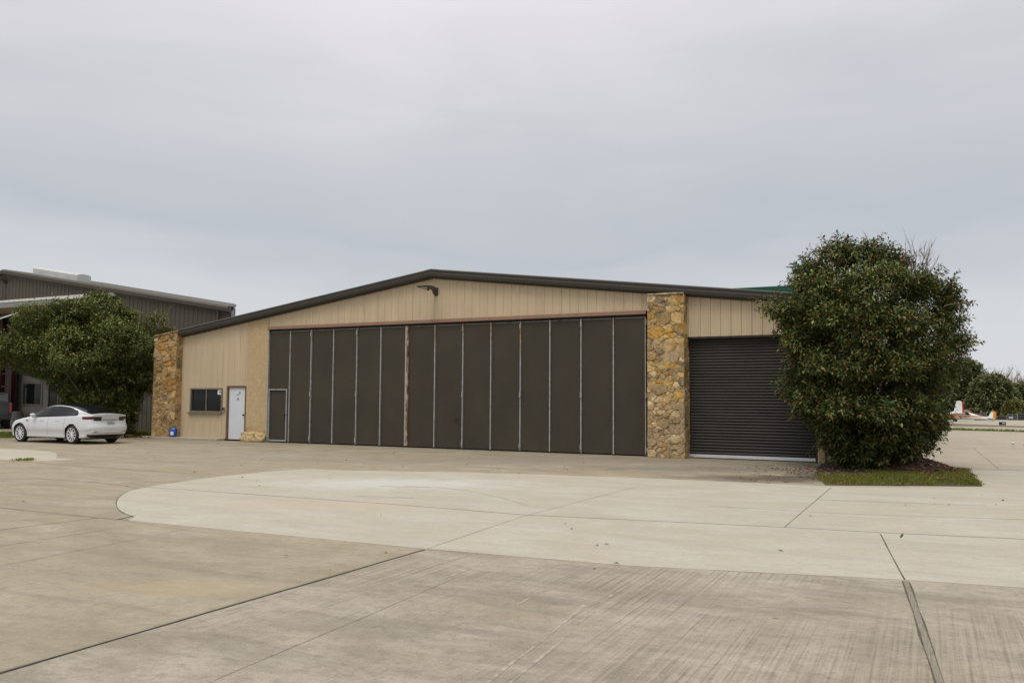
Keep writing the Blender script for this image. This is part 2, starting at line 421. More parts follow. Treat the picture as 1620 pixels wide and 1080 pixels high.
for pts, w in (([(695, 918), (720, 908), (745, 900)], .018), ([(818, 957), (845, 941), (872, 930)], .016), ([(770, 1080), (855, 1015), (925, 957)], .022), ([(806, 1080), (880, 1020), (940, 966)], .016),
               ([(940, 958), (970, 940), (1000, 922)], .018), ([(505, 896), (420, 900), (330, 893)], .02), ([(1180, 742), (1110, 745), (1060, 749)], .05), ([(990, 742), (930, 741)], .05), ([(640, 733), (760, 723)], .05)):
    jl(pts, w, 3, .0035, .95)
M_mark = simple('tyre_mark', (.345, .312, .25), .95, var=.15, scale=4)
for pts, w in (([(640, 768.5), (690, 770.5), (740, 776), (790, 786.5), (837, 800)], .022), ([(560, 785), (610, 786), (655, 788)], .06), ([(600, 769), (680, 771)], .05), ([(1120, 800), (1320, 812), (1620, 822)], .05), ([(1290, 790), (1560, 800)], .06)):
    strip(J, [gp(*p) for p in pts], w, .0058, 4, .7)
tag(J.build('pavement_joints', [M_joint, M_board, M_jointp, M_scrape, M_mark]), kind='structure')

# far strips of turf between the ramp and the taxiway
def band(name, line0, line1, m, dz):
    line0, line1 = ([*l_, (l_[-1][0]+600, l_[-1][1]+600*(l_[-1][1]-l_[-2][1])/(l_[-1][0]-l_[-2][0]))] for l_ in (line0, line1))
    return sheet(name, [gp(*p) for p in line0] + [gp(*p) for p in reversed(line1)], m, dz)
band('grass_verge', [(1380, 677.6), (1487, 680.0), (1560, 681.7), (1660, 684.6)], [(1380, 676.8), (1487, 679.0), (1560, 680.7), (1660, 683.4)], M_drygr, .012)
band('taxiway', [(1380, 676.7), (1487, 678.7), (1560, 680.5), (1660, 683.1)], [(1380, 672), (1487, 673.8), (1560, 674.8), (1660, 677)], M_far, .008)
band('dry_verge', [(1380, 671.8), (1487, 673.5), (1560, 674.6), (1660, 676.8)], [(1380, 667.5), (1500, 669.5), (1560, 671.8), (1660, 675.3)], M_drygr, .012)
band('far_apron', [(1380, 667.3), (1500, 669.4), (1560, 671.7), (1660, 675.2)], [(1380, 662), (1500, 661.8), (1560, 662), (1660, 663.5)], M_far, .010)

# ------------------------------------------------------------------ walls
def siding(mb, x0, x1, zb, zt, y=0, pitch=.305, h=.027, mat=0, minor=True, phase=0, flip=1):
    zb_ = zb if callable(zb) else (lambda x: zb); zt_ = zt if callable(zt) else (lambda x: zt)
    xs = [(x0, 0), (x1, 0)]
    k = math.floor((x0-phase)/pitch)-1
    while True:
        c = phase + k*pitch
        if c-.05 > x1: break
        for dx, dy in ((-.043, 0), (-.018, h), (.018, h), (.043, 0)): xs.append((c+dx, dy))
        if minor:
            for mx in (.105, .2):
                for dx, dy in ((-.014, 0), (0, .005), (.014, 0)): xs.append((c+mx+dx, dy))
        k += 1
    xs = sorted([q for q in xs if x0 <= q[0] <= x1]); vs = []
    for x, dy in xs: vs += [(x, y-dy*flip, zb_(x)), (x, y-dy*flip, zt_(x))]
    mb.add(vs, [(2*i, 2*i+2, 2*i+3, 2*i+1) for i in range(len(xs)-1)], mat)

def power_cells(w, h, n, seed, asp=1.4):
    """irregular rubble: weighted Voronoi cells in a w x h rectangle"""
    q = random.Random(seed); S = []
    tries = 0
    while len(S) < n and tries < 9000:
        tries += 1
        r = q.choice((.04, .05, .06, .07, .08, .10, .14, .18, .21)); x = q.uniform(0, w); y = q.uniform(0, h)
        if all((((x-a)/asp)**2+(y-b)**2) > (.80*(r+c))**2 for a, b, c in S): S.append((x, y, r))
    out = []
    for i, (x, y, r) in enumerate(S):
        poly = [(0, 0), (w, 0), (w, h), (0, h)]
        for j, (a, b, c) in enumerate(S):
            if i == j or abs(a-x) > .9 or abs(b-y) > .9: continue
            nx, ny = (a-x)/asp**2, (b-y)
            rhs = ((a*a-x*x)/asp**2 + b*b-y*y - c*c + r*r)/2
            new = []
            for k in range(len(poly)):
                p, s = poly[k], poly[(k+1) % len(poly)]
                dp = p[0]*nx+p[1]*ny-rhs; ds = s[0]*nx+s[1]*ny-rhs
                if dp <= 0: new.append(p)
                if dp*ds < 0: t = dp/(dp-ds); new.append((p[0]+(s[0]-p[0])*t, p[1]+(s[1]-p[1])*t))
            poly = new
            if len(poly) < 3: break
        if len(poly) >= 3: out.append(poly)
    return out
def inset(poly, d):
    cx = sum(p[0] for p in poly)/len(poly); cy = sum(p[1] for p in poly)/len(poly); o = []
    for x, y in poly:
        l = math.hypot(x-cx, y-cy); k = max(.25, 1-d/max(l, 1e-4)); o.append((cx+(x-cx)*k, cy+(y-cy)*k))
    return o
def chaikin(poly, r=.2):
    o = []
    for i in range(len(poly)):
        a, b = poly[i], poly[(i+1) % len(poly)]
        o += [(a[0]+(b[0]-a[0])*r, a[1]+(b[1]-a[1])*r), (a[0]+(b[0]-a[0])*(1-r), a[1]+(b[1]-a[1])*(1-r))]
    return o
PAL = [((.44, .34, .185), 6), ((.50, .385, .20), 5), ((.42, .255, .075), 3), ((.47, .30, .085), 2), ((.30, .25, .18), 2), ((.36, .29, .19), 6), ((.22, .18, .13), 1), ((.52, .44, .30), 2)]
PALLOW = [((.45, .37, .245), 5), ((.49, .41, .28), 5), ((.40, .32, .21), 4), ((.42, .31, .185), 3), ((.34, .275, .195), 2)]
def stone_faces(mb, cols, frame, w, h, n, seed, toph=None, pal_split=1.9):
    """stones over a rectangle; frame maps (u, v, out) to local xyz"""
    q = random.Random(seed)
    for poly in power_cells(w, h, n, seed):
        if toph:
            if max(p[1] for p in poly) > toph(sum(p[0] for p in poly)/len(poly)): 
                poly = [(p[0], min(p[1], toph(p[0]))) for p in poly]
                if max(p[1] for p in poly)-min(p[1] for p in poly) < .02: continue
        area = abs(sum(poly[i][0]*poly[(i+1) % len(poly)][1]-poly[(i+1) % len(poly)][0]*poly[i][1] for i in range(len(poly))))/2
        if area < .0012: continue
        p0 = chaikin(inset(poly, .0035), .05); p0 = [(x+q.uniform(-.004, .004), y+q.uniform(-.004, .004)) for x, y in p0]
        hgt = q.uniform(.006, .036); n0 = len(p0); cx = sum(p[0] for p in p0)/n0; cy = sum(p[1] for p in p0)/n0
        tx, ty = q.uniform(-.12, .12), q.uniform(-.12, .12)
        rings = [(p0, -.03, 0), (p0, hgt*.55, .5), (inset(p0, .005), hgt*.9, 1), (inset(p0, .03), hgt*1.0, 1)]
        b = len(mb.v); vs = []
        for ring, z, tw in rings:
            for x, y in ring: vs.append(frame(x, y, z + tw*((x-cx)*tx+(y-cy)*ty) + tw*q.uniform(-.004, .004)))
        vs.append(frame(cx, cy, hgt*1.04))
        fs = []
        for k in range(3): fs += [(k*n0+i, k*n0+(i+1) % n0, (k+1)*n0+(i+1) % n0, (k+1)*n0+i) for i in range(n0)]
        fs += [(3*n0+i, 3*n0+(i+1) % n0, 4*n0) for i in range(n0)]
        mb.add(vs, fs)
        pal = PALLOW if cy < pal_split+q.uniform(-.5, .5) else PAL
        c = q.choices([p[0] for p in pal], [p[1] for p in pal])[0]; k = q.uniform(.82, 1.45)
        cols += [tuple(x*k for x in c)]*len(vs)
def finish_stone(mb, cols, name, parent):
    o = mb.build(name, M_stone, parent, fixn=False)
    import bmesh
    a = o.data.color_attributes.new('Col', 'FLOAT_COLOR', 'POINT')
    a.data.foreach_set('color', np.array([(*c, 1) for c in cols], 'f').ravel())
    bm = bmesh.new(); bm.from_mesh(o.data); bmesh.ops.recalc_face_normals(bm, faces=bm.faces); bm.to_mesh(o.data); bm.free()
    o.data.polygons.foreach_set('use_smooth', [True]*len(o.data.polygons))
    return o
MORT = (.36, .285, .18)

def rake_trim(mb, prof, xa, za, xb, zb):
    """profile (out, up) swept along the gable edge from (xa, za) to (xb, zb)"""
    n = len(prof); vs = [(xa, -o, za+u_) for o, u_ in prof] + [(xb, -o, zb+u_) for o, u_ in prof]
    mb.add(vs, [(i, (i+1) % n, n+(i+1) % n, n+i) for i in range(n)] + [tuple(range(n)), tuple(range(2*n-1, n-1, -1))])

# ================================================================== MAIN HANGAR
S0 = -17.27
hp = UD*S0 + NN*DIST
hangar = empty('hangar', (hp[0], hp[1], 0), -YAW, 'low tan hangar with a row of dark brown folding doors and two fieldstone pillars', 'hangar')
XL, XR, DEP = -12.5, 13.25, 22.0
ZR = 6.17
def ztop(x): return ZR - (.139*-x if x < 0 else .118*x)
def zw(x): return ztop(x)-.12
w = MB()
siding(w, XL, -11.82, .08, zw); siding(w, -11.82, -10.03, 2.08, zw); siding(w, -11.82, -10.03, .08, 1.10); siding(w, -10.03, -9.78, .08, zw)
siding(w, -9.78, -8.74, 2.17, zw)
siding(w, -7.62, 7.85, 4.45, zw); siding(w, 9.0, 12.78, 3.60, zw); siding(w, 12.78, XR, .05, zw)
k = math.ceil(XL/.305)
for i in range(k, int(-8.8/.305)):           # row of screw heads
    w.box(i*.305+.06, i*.305+.075, -.012, 0, 2.405, 2.42)
    w.box(i*.305+.225, i*.305+.24, -.012, 0, 2.405, 2.42)
w.build('front_wall', M_tan, hangar)
for x, fl in ((XL, 1), (XR, -1)):
    w = MB(); w.box(x-.02 if x < 0 else x-.01, x+.01 if x < 0 else x+.02, .03, DEP, 0, ztop(x)-.2); w.build('side_wall', M_tan, hangar)
w = MB(); w.prism([(XL, 0), (XR, 0), (XR, ztop(XR)-.2), (0, ZR-.2), (XL, ztop(XL)-.2)], 'y', DEP-.1, DEP); w.build('back_wall', M_tan, hangar)
w = MB(); w.box(-8.74, -7.62, -.015, .08, .05, 1); 
w = MB(); xs = [-8.74, -8.45, -8.18, -7.9, -7.63]
for a, b in zip(xs[:-1], xs[1:]): w.quad((a, -.02, .3), (b, -.02, .3), (b, -.02, zw(b)), (a, -.02, zw(a)))
w.quad((-8.74, .1, .3), (-8.74, -.02, .3), (-8.74, -.02, 5), (-8.74, .1, 5)); w.build('stucco_wall', M_stucco, hangar)
def ribbed_roof(name, m, parent, zr, ends, y0, y1, pitch):
    """two roof slopes with standing seams, one welded sheet with thickness"""
    w = MB(); ys = [y0]; k_ = 1
    while y0+k_*pitch < y1-.1:
        c = y0+k_*pitch; ys += [c-.03, c-.015, c+.015, c+.03]; k_ += 1
    ys.append(y1); hh = [0]+[0, .04, .04, 0]*(k_-1)+[0]
    for xe, ze in ends:
        vs = []
        for y, h in zip(ys, hh): vs += [(0, y, zr+h), (xe, y, ze+h)]
        w.add(vs, [(2*i, 2*i+1, 2*i+3, 2*i+2) for i in range(len(ys)-1)])
        w.add([(0, y0, zr-.06), (xe, y0, ze-.06), (xe, y1, ze-.06), (0, y1, zr-.06), (0, y0, zr), (xe, y0, ze), (xe, y1, ze), (0, y1, zr)], [(0,1,2,3), (0,1,5,4), (2,3,7,6)])
        w.add([(xe, y0, ze-.06), (xe, y1, ze-.06)]+[(xe, y, ze+h) for y, h in zip(ys[::-1], hh[::-1])], [tuple(range(len(ys)+2))])
    return w.build(name, m, parent, fixn=True)
ribbed_roof('roof', M_roof, hangar, ZR, ((XL-.12, ztop(XL-.12)), (XR+.12, ztop(XR+.12))), -.22, DEP, .61)

PROF = [(.02, -.29), (.06, -.29), (.075, -.24), (.25, -.22), (.27, -.12), (.24, -.09), (.26, .0), (.21, .035), (0, .035)]
for nm, xa, xb in (('rake_trim', XL-.03, -.24), ('rake_trim', .24, XR+.03)):
    t = MB(); rake_trim(t, PROF, xa, ztop(xa), xb, ztop(xb)); t.build(nm, M_trim, hangar)
t = MB(); pr = [(o+.006, u_) for o, u_ in PROF]
n = len(pr)
for xa, xb in ((-.26, 0), (0, .26)):
    rake_trim(t, pr, xa, ztop(xa)+.004, xb, ztop(xb)+.004)
t.build('peak_cap', M_trim, hangar)
# door header rail
t = MB(); t.box(-7.66, 7.80, -.07, .02, 4.335, 4.455); t.box(-7.66, 7.80, -.085, -.07, 4.34, 4.36); t.build('header_rail', M_rail, hangar, bevel=.008)
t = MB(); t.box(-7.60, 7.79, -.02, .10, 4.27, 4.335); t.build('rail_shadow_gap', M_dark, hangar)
# hangar doors: fourteen tall panels
ed = [-7.60, -6.53, -5.49, -4.42, -3.33, -2.25, -1.09, .07, 1.21, 2.31, 3.43, 4.51, 5.61, 6.71, 7.78]
for i in range(14):
    a, b = ed[i], ed[i+1]; m = MB(); q = random.Random(i)
    y0 = .03 + q.uniform(-.006, .006)
    # slightly dished sheet
    nx, nz = 6, 14; vs = []; x0, x1 = a+.028, b-.028
    if i == 5: x1 = b-.06
    for jz in range(nz+1):
        for jx in range(nx+1):
            u_, v_ = jx/nx, jz/nz
            vs.append((x0+(x1-x0)*u_, y0 + .010*mnoise.noise((a*3+u_*2, 7.7, v_*5)) + q.uniform(-.0008, .0008), .045+v_*4.215))
    m.add(vs, [(jz*(nx+1)+jx, jz*(nx+1)+jx+1, (jz+1)*(nx+1)+jx+1, (jz+1)*(nx+1)+jx) for jz in range(nz) for jx in range(nx)])
    m.quad((x0, y0+.05, .045), (x0, y0+.05, 4.26), (x1, y0+.05, 4.26), (x1, y0+.05, .045))
    m.box(x0, x1, y0+.004, y0+.05, 4.255, 4.262); m.box(x0, x1, y0+.012, y0+.05, .03, .04)
    o = m.build('door_panel', M_panel, hangar, smooth=True)
    if i == 0: o['label'] = 'first dark brown panel with a pass door cut in it'
    s_ = MB(); wd = .032
    if i == 5:
        s_.box(b-.075, b-.018, -.035, .03, .06, 4.27)
    elif i < 13: s_.box(b-wd/2, b+wd/2, -.02, .05, .04, 4.27)
    else: s_.box(b-.03, b-.006, -.02, .05, .04, 4.27)
    if i < 13 or True: s_.box(x0, x1, y0-.012, y0+.0, 4.24, 4.258)
    s_.build('edge_strip', M_galv, o)
    if i == 5:
        s_ = MB(); s_.box(b-.014, b+.036, -.03, .03, .06, 4.27); s_.build('rusty_strip', M_rust, o)
    if i % 2 == 1 and i != 5:
        for z in (.2, 1.85, 4.1):
            h_ = MB(); h_.tube([(b-.005, -.035, z-.09), (b-.005, -.035, z+.09)], .022, 8); h_.box(b-.03, b+.03, -.03, -.021, z-.07, z+.07); h_.build('hinge', M_galv, o)
    if i == 0:
        f_ = MB(); fx0, fx1 = -7.57, -6.64
        f_.box(fx0, fx0+.04, -.025, y0-.008, .05, 2.04); f_.box(fx1-.04, fx1, -.025, y0-.008, .05, 2.04)
        f_.box(fx0+.04, fx1-.04, -.025, y0-.008, 2.0, 2.04); f_.box(fx0+.04, fx1-.04, -.025, y0-.008, .05, .10)
        f_.build('pass_door_frame', M_galv, o, bevel=.004)
        f_ = MB(); f_.box(-6.80, -6.70, -.06, -.045, 1.03, 1.06); f_.box(-6.735, -6.705, -.05, y0-.005, .99, 1.10); f_.build('pass_door_handle', M_black, o)
    if i == 7:
        f_ = MB(); f_.tube([(1.0, .01, 1.02), (1.0, -.05, 1.02), (.98, -.05, 1.0), (.88, -.05, 1.0)], .016, 6); f_.build('pull_handle', M_black, o)
t = MB(); t.box(-7.62, 7.8, .13, .17, 0, 4.4); t.build('door_backing', M_dark, hangar)
t = MB(); t.box(-7.645, -7.603, -.03, .1, 0, 4.32); t.build('door_jamb', M_galv, hangar)
# fieldstone pillars
def pillar(name, xa, xb, yf, toph, seed, n1, tint=(1, 1, 1)):
    mb = MB(); cols = []
    h = max(toph(0), toph(xb-xa))
    mb.add([(xa+.004, yf-.004, 0), (xb-.004, yf-.004, 0), (xb-.01, .25, 0), (xa+.01, .25, 0), (xa+.004, yf-.004, toph(0)-.01), (xb-.004, yf-.004, toph(xb-xa)-.01), (xb-.01, .25, toph(xb-xa)-.01), (xa+.01, .25, toph(0)-.01)],
           [(4,5,6,7), (0,1,5,4), (1,2,6,5), (2,3,7,6), (3,0,4,7)]); cols += [MORT]*8
    stone_faces(mb, cols, lambda u_, v_, o: (xa+u_, yf-o, v_), xb-xa, h, n1, seed, toph)
    dp = .25-yf
    stone_faces(mb, cols, lambda u_, v_, o: (xb+o*.5, yf+u_, v_), dp, toph(xb-xa), int(n1*.35), seed+5)
    stone_faces(mb, cols, lambda u_, v_, o: (xa-o*.5, yf+u_, v_), dp, toph(0), int(n1*.35), seed+9)
    # coping stones
    q = random.Random(seed+2); x = xa-.02
    while x < xb-.05:
        l = min(q.uniform(.2, .5), xb+.02-x); z = toph(max(0, x-xa)); z2 = toph(min(xb-xa, x+l-xa))
        b = len(mb.v); mb.add([(x, yf-.05, z), (x+l, yf-.05, z2), (x+l, .2, z2), (x, .2, z), (x+.01, yf-.04, z+.05), (x+l-.012, yf-.04, z2+.05), (x+l-.012, .19, z2+.05), (x+.01, .19, z+.05)],
               [(0,3,2,1), (4,5,6,7), (0,1,5,4), (1,2,6,5), (2,3,7,6), (3,0,4,7)])
        c = q.choice([(.48, .40, .28), (.42, .27, .09), (.40, .36, .29)]); cols += [c]*8; x += l
    return finish_stone(mb, [tuple(a_*b_ for a_, b_ in zip(c_, tint)) for c_ in cols], name, hangar)
sa, sb = fac(1024.5, 600, -.32)[0]-S0, fac(1082, 600, -.32)[0]-S0
zt_ = fac(1055, 466, -.32)[1]
p1 = pillar('stone_pillar', sa, sb, -.32, lambda u_: zt_, 11, 170, (1.06, .98, .84)); p1['label'] = 'fieldstone pillar beside the grey roll-up door'
sa, sb = fac(241.5, 640, -.3)[0]-S0, fac(277, 640, -.3)[0]-S0
zA, zB = fac(252, 532, -.3)[1], fac(282, 525, -.3)[1]
p2 = pillar('stone_pillar', sa, sb, -.3, lambda u_: zA+(zB-zA)*min(1, max(0, u_/(sb-sa))), 23, 170, (.88, .76, .58)); p2['label'] = 'fieldstone pillar at the far left corner with a slanted top'
# roller door bay
r_ = MB(); n = 40; z0, z1 = .12, 3.62; vs = []; prof = []
for i in range(n*6+1):
    z = z0+(z1-z0)*i/(n*6); ph = (i % 6)/6; prof.append((.20 - .034*abs(math.sin(PI*ph))**.8, z))
for y, z in prof: vs += [(9.02, y, z), (12.74, y, z)]
r_.add(vs, [(2*i, 2*i+1, 2*i+3, 2*i+2) for i in range(len(prof)-1)])
rd = r_.build('roller_door', M_roller, hangar)
r_ = MB(); r_.box(9.04, 12.70, .15, .23, .025, .115); r_.build('bottom_bar', M_alu, rd, bevel=.006)
r_ = MB(); r_.box(8.94, 9.02, -.02, .26, 0, 3.6); r_.box(12.74, 12.80, -.02, .26, 0, 3.6); r_.box(9.02, 12.74, .02, .26, 3.54, 3.62); r_.build('door_frame', M_trim, rd)
r_ = MB(); r_.box(12.80, 13.0, -.10, 0, 0, .32); r_.box(12.82, 12.98, -.085, 0, .32, .40); r_.build('corner_block', M_stucco, hangar, bevel=.02)
# office window
wf = MB(); a, b, c, d = -11.82, -10.03, 1.10, 2.08
wf.box(a, a+.06, -.05, .06, c, d); wf.box(b-.05, b, -.05, .06, c, d); wf.box(a+.06, b-.05, -.05, .06, d-.06, d); wf.box(a+.06, b-.05, -.05, .06, c, c+.06)
mid = (a+b)/2+.02; wf.box(mid-.022, mid+.022, -.045, .05, c+.06, d-.06)
win = wf.build('window', M_bronzeframe, hangar, bevel=.005)
for x0, x1, y in ((a+.06, mid-.022, .02), (mid+.022, b-.05, -.01)):
    t = MB(); t.box(x0, x1, y, y+.006, c+.06, d-.06); t.build('pane', M_glass, win)
t = MB(); t.box(a-.10, b+.02, -.11, .0, c-.05, c); t.build('sill', M_bronzeframe, win, bevel=.006)
t = MB(); t.box(b-.26, b-.07, -.018, -.013, d-.26, d-.07); t.build('notice', M_paper, win)
t = MB(); t.box(b-.17, b-.09, -.0215, -.0185, d-.2, d-.13); t.build('notice_print', M_ink, win)
t = MB(); t.box(a-.3, b+.3, 1.6, 1.65, 0, 2.6); t.build('inner_wall', simple('inner_grey', (.12, .12, .115), .9), hangar)
t = MB(); t.box(-11.3, -10.9, .7, 1.2, .9, 1.32); t.build('office_chair_back', M_dark, hangar, bevel=.08)
# office door
df = MB(); df.box(-9.78, -9.70, -.04, .08, .05, 2.17); df.box(-8.79, -8.74, -.04, .08, .05, 2.17); df.box(-9.70, -8.79, -.04, .08, 2.10, 2.17)
dfr = df.build('door_frame', M_brownframe, hangar, bevel=.004)
t = MB(); t.box(-9.69, -8.80, .02, .06, .06, 2.095); od = t.build('door', M_white, hangar, bevel=.004); od['label'] = 'white office door'
t = MB(); t.lathe([(0, -.07), (.028, -.065), (.034, -.04), (.014, -.02), (.03, 0)], (-8.87, .02, 1.02), 12, 'y'); t.build('door_knob', M_black, od, smooth=True)
t = MB(); t.box(-9.26, -9.16, .012, .018, 1.60, 1.69); t.build('door_sticker', simple('sticker', (.28, .31, .36), .6, var=.3, scale=40), od)
t = MB()
for p in ([(-9.30, .014, 1.80), (-9.26, .014, 1.84), (-9.20, .014, 1.80), (-9.14, .014, 1.86), (-9.10, .014, 1.90)], [(-9.12, .014, 1.86), (-9.08, .014, 1.90), (-9.10, .014, 1.94), (-9.16, .014, 1.92)]): t.tube(p, .008, 5)
t.build('door_scribble', M_grey_plastic, od)
t = MB(); t.box(-9.98, -9.87, -.07, -.03, 1.12, 1.32); t.box(-9.965, -9.885, -.08, -.07, 1.2, 1.30, 1); t.build('key_box', [M_grey_plastic, M_black], hangar, bevel=.006)
t = MB(); t.box(-14.2, -9.85, -.42, .02, 0, .085); t.build('concrete_step', M_slab, hangar, bevel=.012)
# wall lamp
def wall_lamp(parent, x, z, L=1.0, y=0):
    m = MB()
    m.prism([(y-.03, z-.20), (y-.03, z+.04), (y-.12, z+.06), (y-.34, z+.055), (y-.36, z-.02), (y-.20, z-.05), (y-.12, z-.18)], 'x', x-.06, x+.06)
    m.box(x-.08, x+.08, y-.035, y-.005, z-.22, z+.06)
    lamp = m.build('wall_lamp', M_lampbody, parent, bevel=.012)
    h_ = MB(); h_.prism([(y-.34, z-.04), (y-.34, z+.06), (y-.6, z+.07), (y-L, z+.035), (y-L, z+.0), (y-.7, z-.045)], 'x', x-.17, x+.17); hd = h_.build('lamp_head', M_lampbody, lamp, bevel=.015)
    h_ = MB(); h_.add([(x-.13, y-.72, z-.046), (x+.13, y-.72, z-.046), (x+.13, y-L+.06, z-.006), (x-.13, y-L+.06, z-.006)], [(0,1,2,3)]); h_.build('lamp_lens', M_lens, lamp)
    h_ = MB(); h_.tube([(x, y-.52, z-.09), (x, y-.52, z-.02)], .035, 10); h_.build('light_sensor', M_black, lamp)
    return lamp
wall_lamp(hangar, .10, 5.50)
for z in (5.05, 4.76): t = MB(); t.tube([(.0, -.02, z), (.0, .0, z)], .018, 8); t.build('wall_bolt', M_black, hangar)
# interior floor blocker
for xx in (-9.8,):
    pass

# limestone blocks left at the foot of the stucco
def rock(loc, sx, sy, sz, seed, label):
    import bmesh
    bm = bmesh.new(); bmesh.ops.create_cube(bm, size=1); bmesh.ops.subdivide_edges(bm, edges=bm.edges, cuts=7, use_grid_fill=True)
    for v in bm.verts:
        n_ = v.co.normalized()*.62; v.co = v.co.lerp(n_, .35)
        d = mnoise.noise(v.co*2.3+Vector((seed, 0, 0)))*.24+mnoise.noise(v.co*5+Vector((0, seed, 0)))*.10
        v.co += v.co.normalized()*d; v.co = Vector((v.co.x*sx, v.co.y*sy, (v.co.z+.48)*sz))
        v.co.z = max(v.co.z, 0)
    me = bpy.data.meshes.new('rock'); bm.to_mesh(me); bm.free(); me.polygons.foreach_set('use_smooth', [True]*len(me.polygons))
    a = me.color_attributes.new('Col', 'FLOAT_COLOR', 'POINT'); a.data.foreach_set('color', np.tile([.60, .47, .25, 1], len(me.vertices)))
    me.materials.append(M_stone); o = link_mesh('rock', me); o.location = loc; o.rotation_euler = (0, 0, -YAW)
    return tag(o, label, 'rock', 'limestone blocks at the foot of the wall')
def hw(x, y, z=0): v = hp+UD*x+NN*y; return Vector((v[0], v[1], z))
rock(hw(-8.38, -.12), .72, .36, .36, 3.1, 'larger pale yellow limestone block right beside the white office door')
rock(hw(-7.88, -.10), .46, .30, .33, 8.4, 'smaller pale yellow limestone block beside the dark pass door')
# blue jug by the left pillar
jug = empty('jug', hw(-12.45, -.30, .085), -YAW+.5, 'blue plastic jug standing by the left stone pillar', 'jug')
m = MB()
pts = [(.0, 0), (.10, 0), (.115, .03), (.115, .25), (.10, .32), (.05, .37), (.035, .39), (.0, .39)]
vs = []; n = 20
for r_, h in pts:
    for j in range(n):
        t = 2*PI*j/n; c_, s_ = math.cos(t), math.sin(t); e = .6
        vs.append((r_*1.25*math.copysign(abs(c_)**e, c_), r_*.85*math.copysign(abs(s_)**e, s_), h))
m.add(vs, [(i*n+j, i*n+(j+1) % n, (i+1)*n+(j+1) % n, (i+1)*n+j) for i in range(len(pts)-1) for j in range(n)]); m.build('body', M_bluejug, jug, smooth=True)
m = MB(); m.tube([(0, 0, .385), (0, 0, .42)], .04, 14); m.build('cap', M_bluejug, jug)
m = MB(); m.tube([(.10, 0, .34), (.15, 0, .34), (.17, 0, .28), (.155, 0, .18), (.12, 0, .15)], .014, 7); m.build('handle', M_bluejug, jug, smooth=True)
m = MB(); m.box(-.07, .05, -.102, -.098, .08, .22); m.build('jug_label', M_paper, jug)

# ================================================================== LEFT HANGAR (taupe)
T2 = 4.5
S2 = -49.1; h2 = UD*S2+NN*(DIST+T2)
lh = empty('hangar', (h2[0], h2[1], 0), -YAW, 'taller taupe hangar with its door folded up, behind the left tree', 'hangar')
HW, HZ, SLP = 17.4, 8.78, .163
def lz(x): return HZ-abs(x)*SLP
ox0, ox1 = -13.0, fac(184, 463, T2)[0]-S2
hz2 = fac(133, 470, T2)[1]
w = MB(); zz = lambda x: lz(x)-.1
siding(w, ox1, HW, 0, zz, minor=False, h=.028); siding(w, ox0, ox1, hz2+.1, zz, minor=False, h=.028); siding(w, -HW, ox0, 0, zz, minor=False, h=.028)
w.build('front_wall', M_grey_siding, lh)
D2 = 6.2
for x, dd in ((-HW, 6.2), (HW-.02, .06)): w = MB(); w.box(x, x+.02, .03, dd, 0, lz(HW)-.15); w.build('side_wall', M_grey_siding, lh)
w = MB(); w.prism([(-HW, 0), (HW-6, 0), (HW-6, lz(HW-6)-.2), (0, HZ-.2), (-HW, lz(HW)-.2)], 'y', D2-.1, D2)
w.add([(HW-6, D2-.05, 0), (HW, .10, 0), (HW, .10, lz(HW)-.2), (HW-6, D2-.05, lz(HW-6)-.2), (HW-6.05, D2-.1, 0), (HW-.05, .06, 0), (HW-.05, .06, lz(HW)-.2), (HW-6.05, D2-.1, lz(HW-6)-.2)], [(0,1,2,3), (7,6,5,4), (3,2,6,7)]); w.build('back_wall', M_grey_siding, lh)
D2e = 0.0; HX = HW-6.0
w = MB()
for x0, x1, d0, d1 in ((-HW-.1, 0, D2, D2), (0, HX, D2, D2), (HX, HW+.1, D2, D2e)):
    ny = 22; vs = []
    for i in range(ny*4+1):
        t = i/(ny*4); h = .04 if i % 4 in (1, 2) and 0 < i < ny*4 else 0
        vs += [(x0, -.2+(d0+.3)*t, lz(x0)+h), (x1, -.2+(d1+.3)*t, lz(x1)+h)]
    w.add(vs, [(2*i, 2*i+1, 2*i+3, 2*i+2) for i in range(ny*4)])
    w.add([(x0, -.2, lz(x0)-.06), (x1, -.2, lz(x1)-.06), (x1, d1+.1, lz(x1)-.06), (x0, d0+.1, lz(x0)-.06)], [(0, 1, 2, 3)])
w.build('roof', M_trim2, lh)
for xa, xb in ((-HW-.1, 0), (0, HW+.1)):
    t = MB(); rake_trim(t, [(.0, -.36), (.05, -.36), (.07, -.24), (.24, -.22), (.26, -.05), (.2, .03), (0, .03)], xa, lz(xa), xb, lz(xb)); t.build('rake_trim', M_trim2, lh)
t = MB(); t.box(HW-.72, HW-.60, -.14, -.03, 0, lz(HW-.6)-.3); t.build('downspout', M_trim2, lh, bevel=.01)
t = MB(); t.box(ox0, ox1, -.10, .05, hz2-.06, hz2+.14); t.build('door_header', M_white_siding, lh, bevel=.01)
